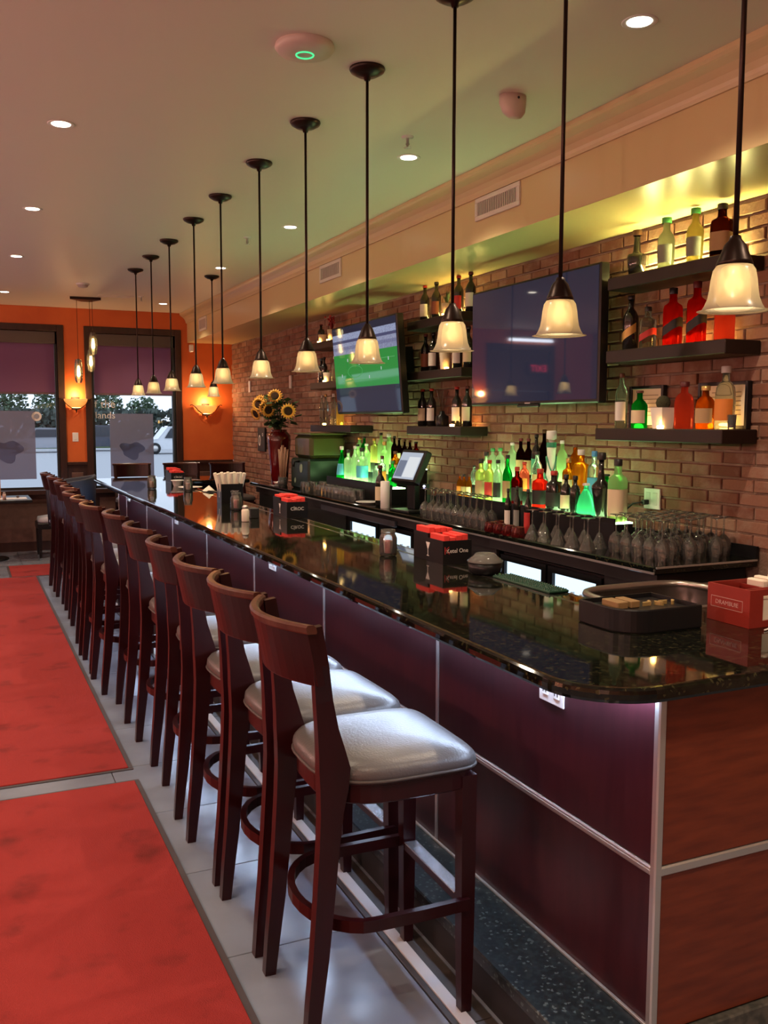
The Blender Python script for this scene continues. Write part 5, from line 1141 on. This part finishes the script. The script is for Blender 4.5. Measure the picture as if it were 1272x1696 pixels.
# ================================================================== OUTSIDE
gr = ob('street', MB().box(-60, 90, 17.5, 110, -.35, -.20), P('asphalt', (.40, .41, .43), .9), kind=S_)
sw_ = ob('sidewalk', MB().box(-40, 60, 13.12, 17.5, -.35, -.06), P('concrete', (.62, .63, .64), .85), kind=S_)
ob('kerb', MB().box(-40, 60, 17.5, 17.65, -.2, -.055), P('concrete', (.6, .61, .62), .85), sw_)
for k in range(18): ob('paving_joint', MB().box(-20+2*k, -19.98+2*k, 13.12, 17.5, -.0598, -.0590), P('joint', (.42, .43, .44), .9), sw_)
ob('far_verge', MB().box(-60, 90, 68, 110, -.2, -.05), P('verge', (.10, .14, .07), .9), gr)
for k in range(10): ob('lane_mark', MB().box(-16+5*k, -13+5*k, 26.0, 26.12, -.1999, -.195), P('roadpaint', (.7, .7, .68), .8), gr)
def car(x, y, lb, col, L=4.4, H=1.5, rz=0, suv=False):
    t = empty('car', (x, y, -.20), lb, 'car', None, rz); w = .9
    pr = [(-L/2, .35), (-L/2+.05, .75), (-L*.28, .88), (-L*.16, H*.97), (-L*.02, H), (L*.22, H*.98), (L*(.42 if suv else .34), .98), (L/2-.06, .9), (L/2, .5), (L/2-.05, .30), (-L/2+.1, .28)]
    pr2 = []
    body = MB().rings([[(px, s*w*k, pz) for px, pz in pr] for s, k in ((-1, .93), (-1, 1), (1, 1), (1, .93))], smooth=False); ob('body', body, col, t)
    for s in (-1, 1):
        gl = [(-L*.20, .92), (-L*.12, H*.93), (L*.20, H*.93), (L*(.36 if suv else .28), .95)]
        ob('side_window', MB().add([(px, s*(w+.003), pz) for px, pz in gl]+[(px, s*(w-.01), pz) for px, pz in gl], [(0, 1, 2, 3), (7, 6, 5, 4), (0, 4, 5, 1), (1, 5, 6, 2), (2, 6, 7, 3), (3, 7, 4, 0)]), P('car_glass', (.03, .035, .045), .1), t)
        for px in (-L*.32, L*.31):
            wh = ob('wheel', MB().lathe([(0, -.1), (.30, -.1), (.33, -.07), (.33, .07), (.30, .1), (0, .1)], 18, close=False), P('tyre', (.02, .02, .022), .8), t, (px, s*(w-.08), .33)); wh.rotation_euler = (pi/2, 0, 0)
            hb_ = ob('hub', MB().lathe([(0, -.11), (.18, -.108), (.18, .108), (0, .11)], 12, close=False), M['alu'], wh)
    return t
car(8.2, 62, 'dark sport utility car across the street behind the left edge of the right window', P('car_dark', (.04, .05, .08), .25, coat=.6), 4.6, 1.65, suv=True)
car(11.6, 55, 'white car parked in the street behind the right edge of the right window', P('car_white', (.75, .77, .8), .3, coat=.5), 4.6, 1.6)
car(4.6, 60, 'grey car across the street behind the left window', P('car_grey', (.35, .36, .40), .3, coat=.5), 4.4, 1.5)
FO = P('tree_foliage', (.10, .15, .09), .9); TK = P('tree_trunk', (.06, .045, .035), .9)
def tree(x, y, h, r, lb, seed):
    t = empty('tree', (x, y, -.06), lb, 'tree', 'trees across the street'); rr = random.Random(seed)
    ob('trunk', MB().tube([(0, 0, 0), (.05, 0, h*.3), (.1, .1, h*.6)], .15, 8), TK, t)
    c = MB()
    for k in range(900):
        a = rr.uniform(0, 2*pi); e = rr.uniform(-.9, 1); q = rr.random()**.4; p = Vector((cos(a)*r*q*math.sqrt(max(0, 1-e*e*.8)), sin(a)*r*q*math.sqrt(max(0, 1-e*e*.8)), h*.58+e*h*.38*q))
        n_ = Vector((rr.uniform(-1, 1), rr.uniform(-1, 1), rr.uniform(-1, 1))).normalized(); u_ = n_.orthogonal().normalized()*rr.uniform(.10, .22); v_ = n_.cross(u_)
        c.add([p-u_, p+v_*.7, p+u_, p-v_*.7], [(0, 1, 2, 3)])
    ob('crown', c, FO, t)
hg = MB(); rr = random.Random(3)
for k in range(4200):
    p = Vector((rr.uniform(-8, 32), rr.uniform(69.5, 71), rr.uniform(.05, 2.5))); n_ = Vector((rr.uniform(-1, 1), rr.uniform(-1, 1), rr.uniform(-1, 1))).normalized(); u_ = n_.orthogonal().normalized()*.3; v_ = n_.cross(u_)
    hg.add([p-u_, p+v_*.7, p+u_, p-v_*.7], [(0, 1, 2, 3)])
ob('hedge', hg, P('hedge_leaf', (.075, .095, .08), .9), None, None, 0, 'long dark hedge across the street behind the parked cars', 'hedge', kind='stuff')
for i, (x, y, h, r, lb) in enumerate(((3.2, 76, 5.0, 1.55, 'round green tree across the street, leftmost behind the left window'), (6.6, 79, 4.6, 1.55, 'wide green tree across the street behind the middle of the left window'), (10.2, 76, 4.8, 1.55, 'green tree across the street behind the left part of the right window'), (13.8, 79, 4.0, 1.4, 'green tree across the street behind the centre of the right window'), (17.2, 76, 4.9, 1.4, 'tall green tree across the street behind the right part of the right window'))):
    tree(x, y, h, r, lb, i)
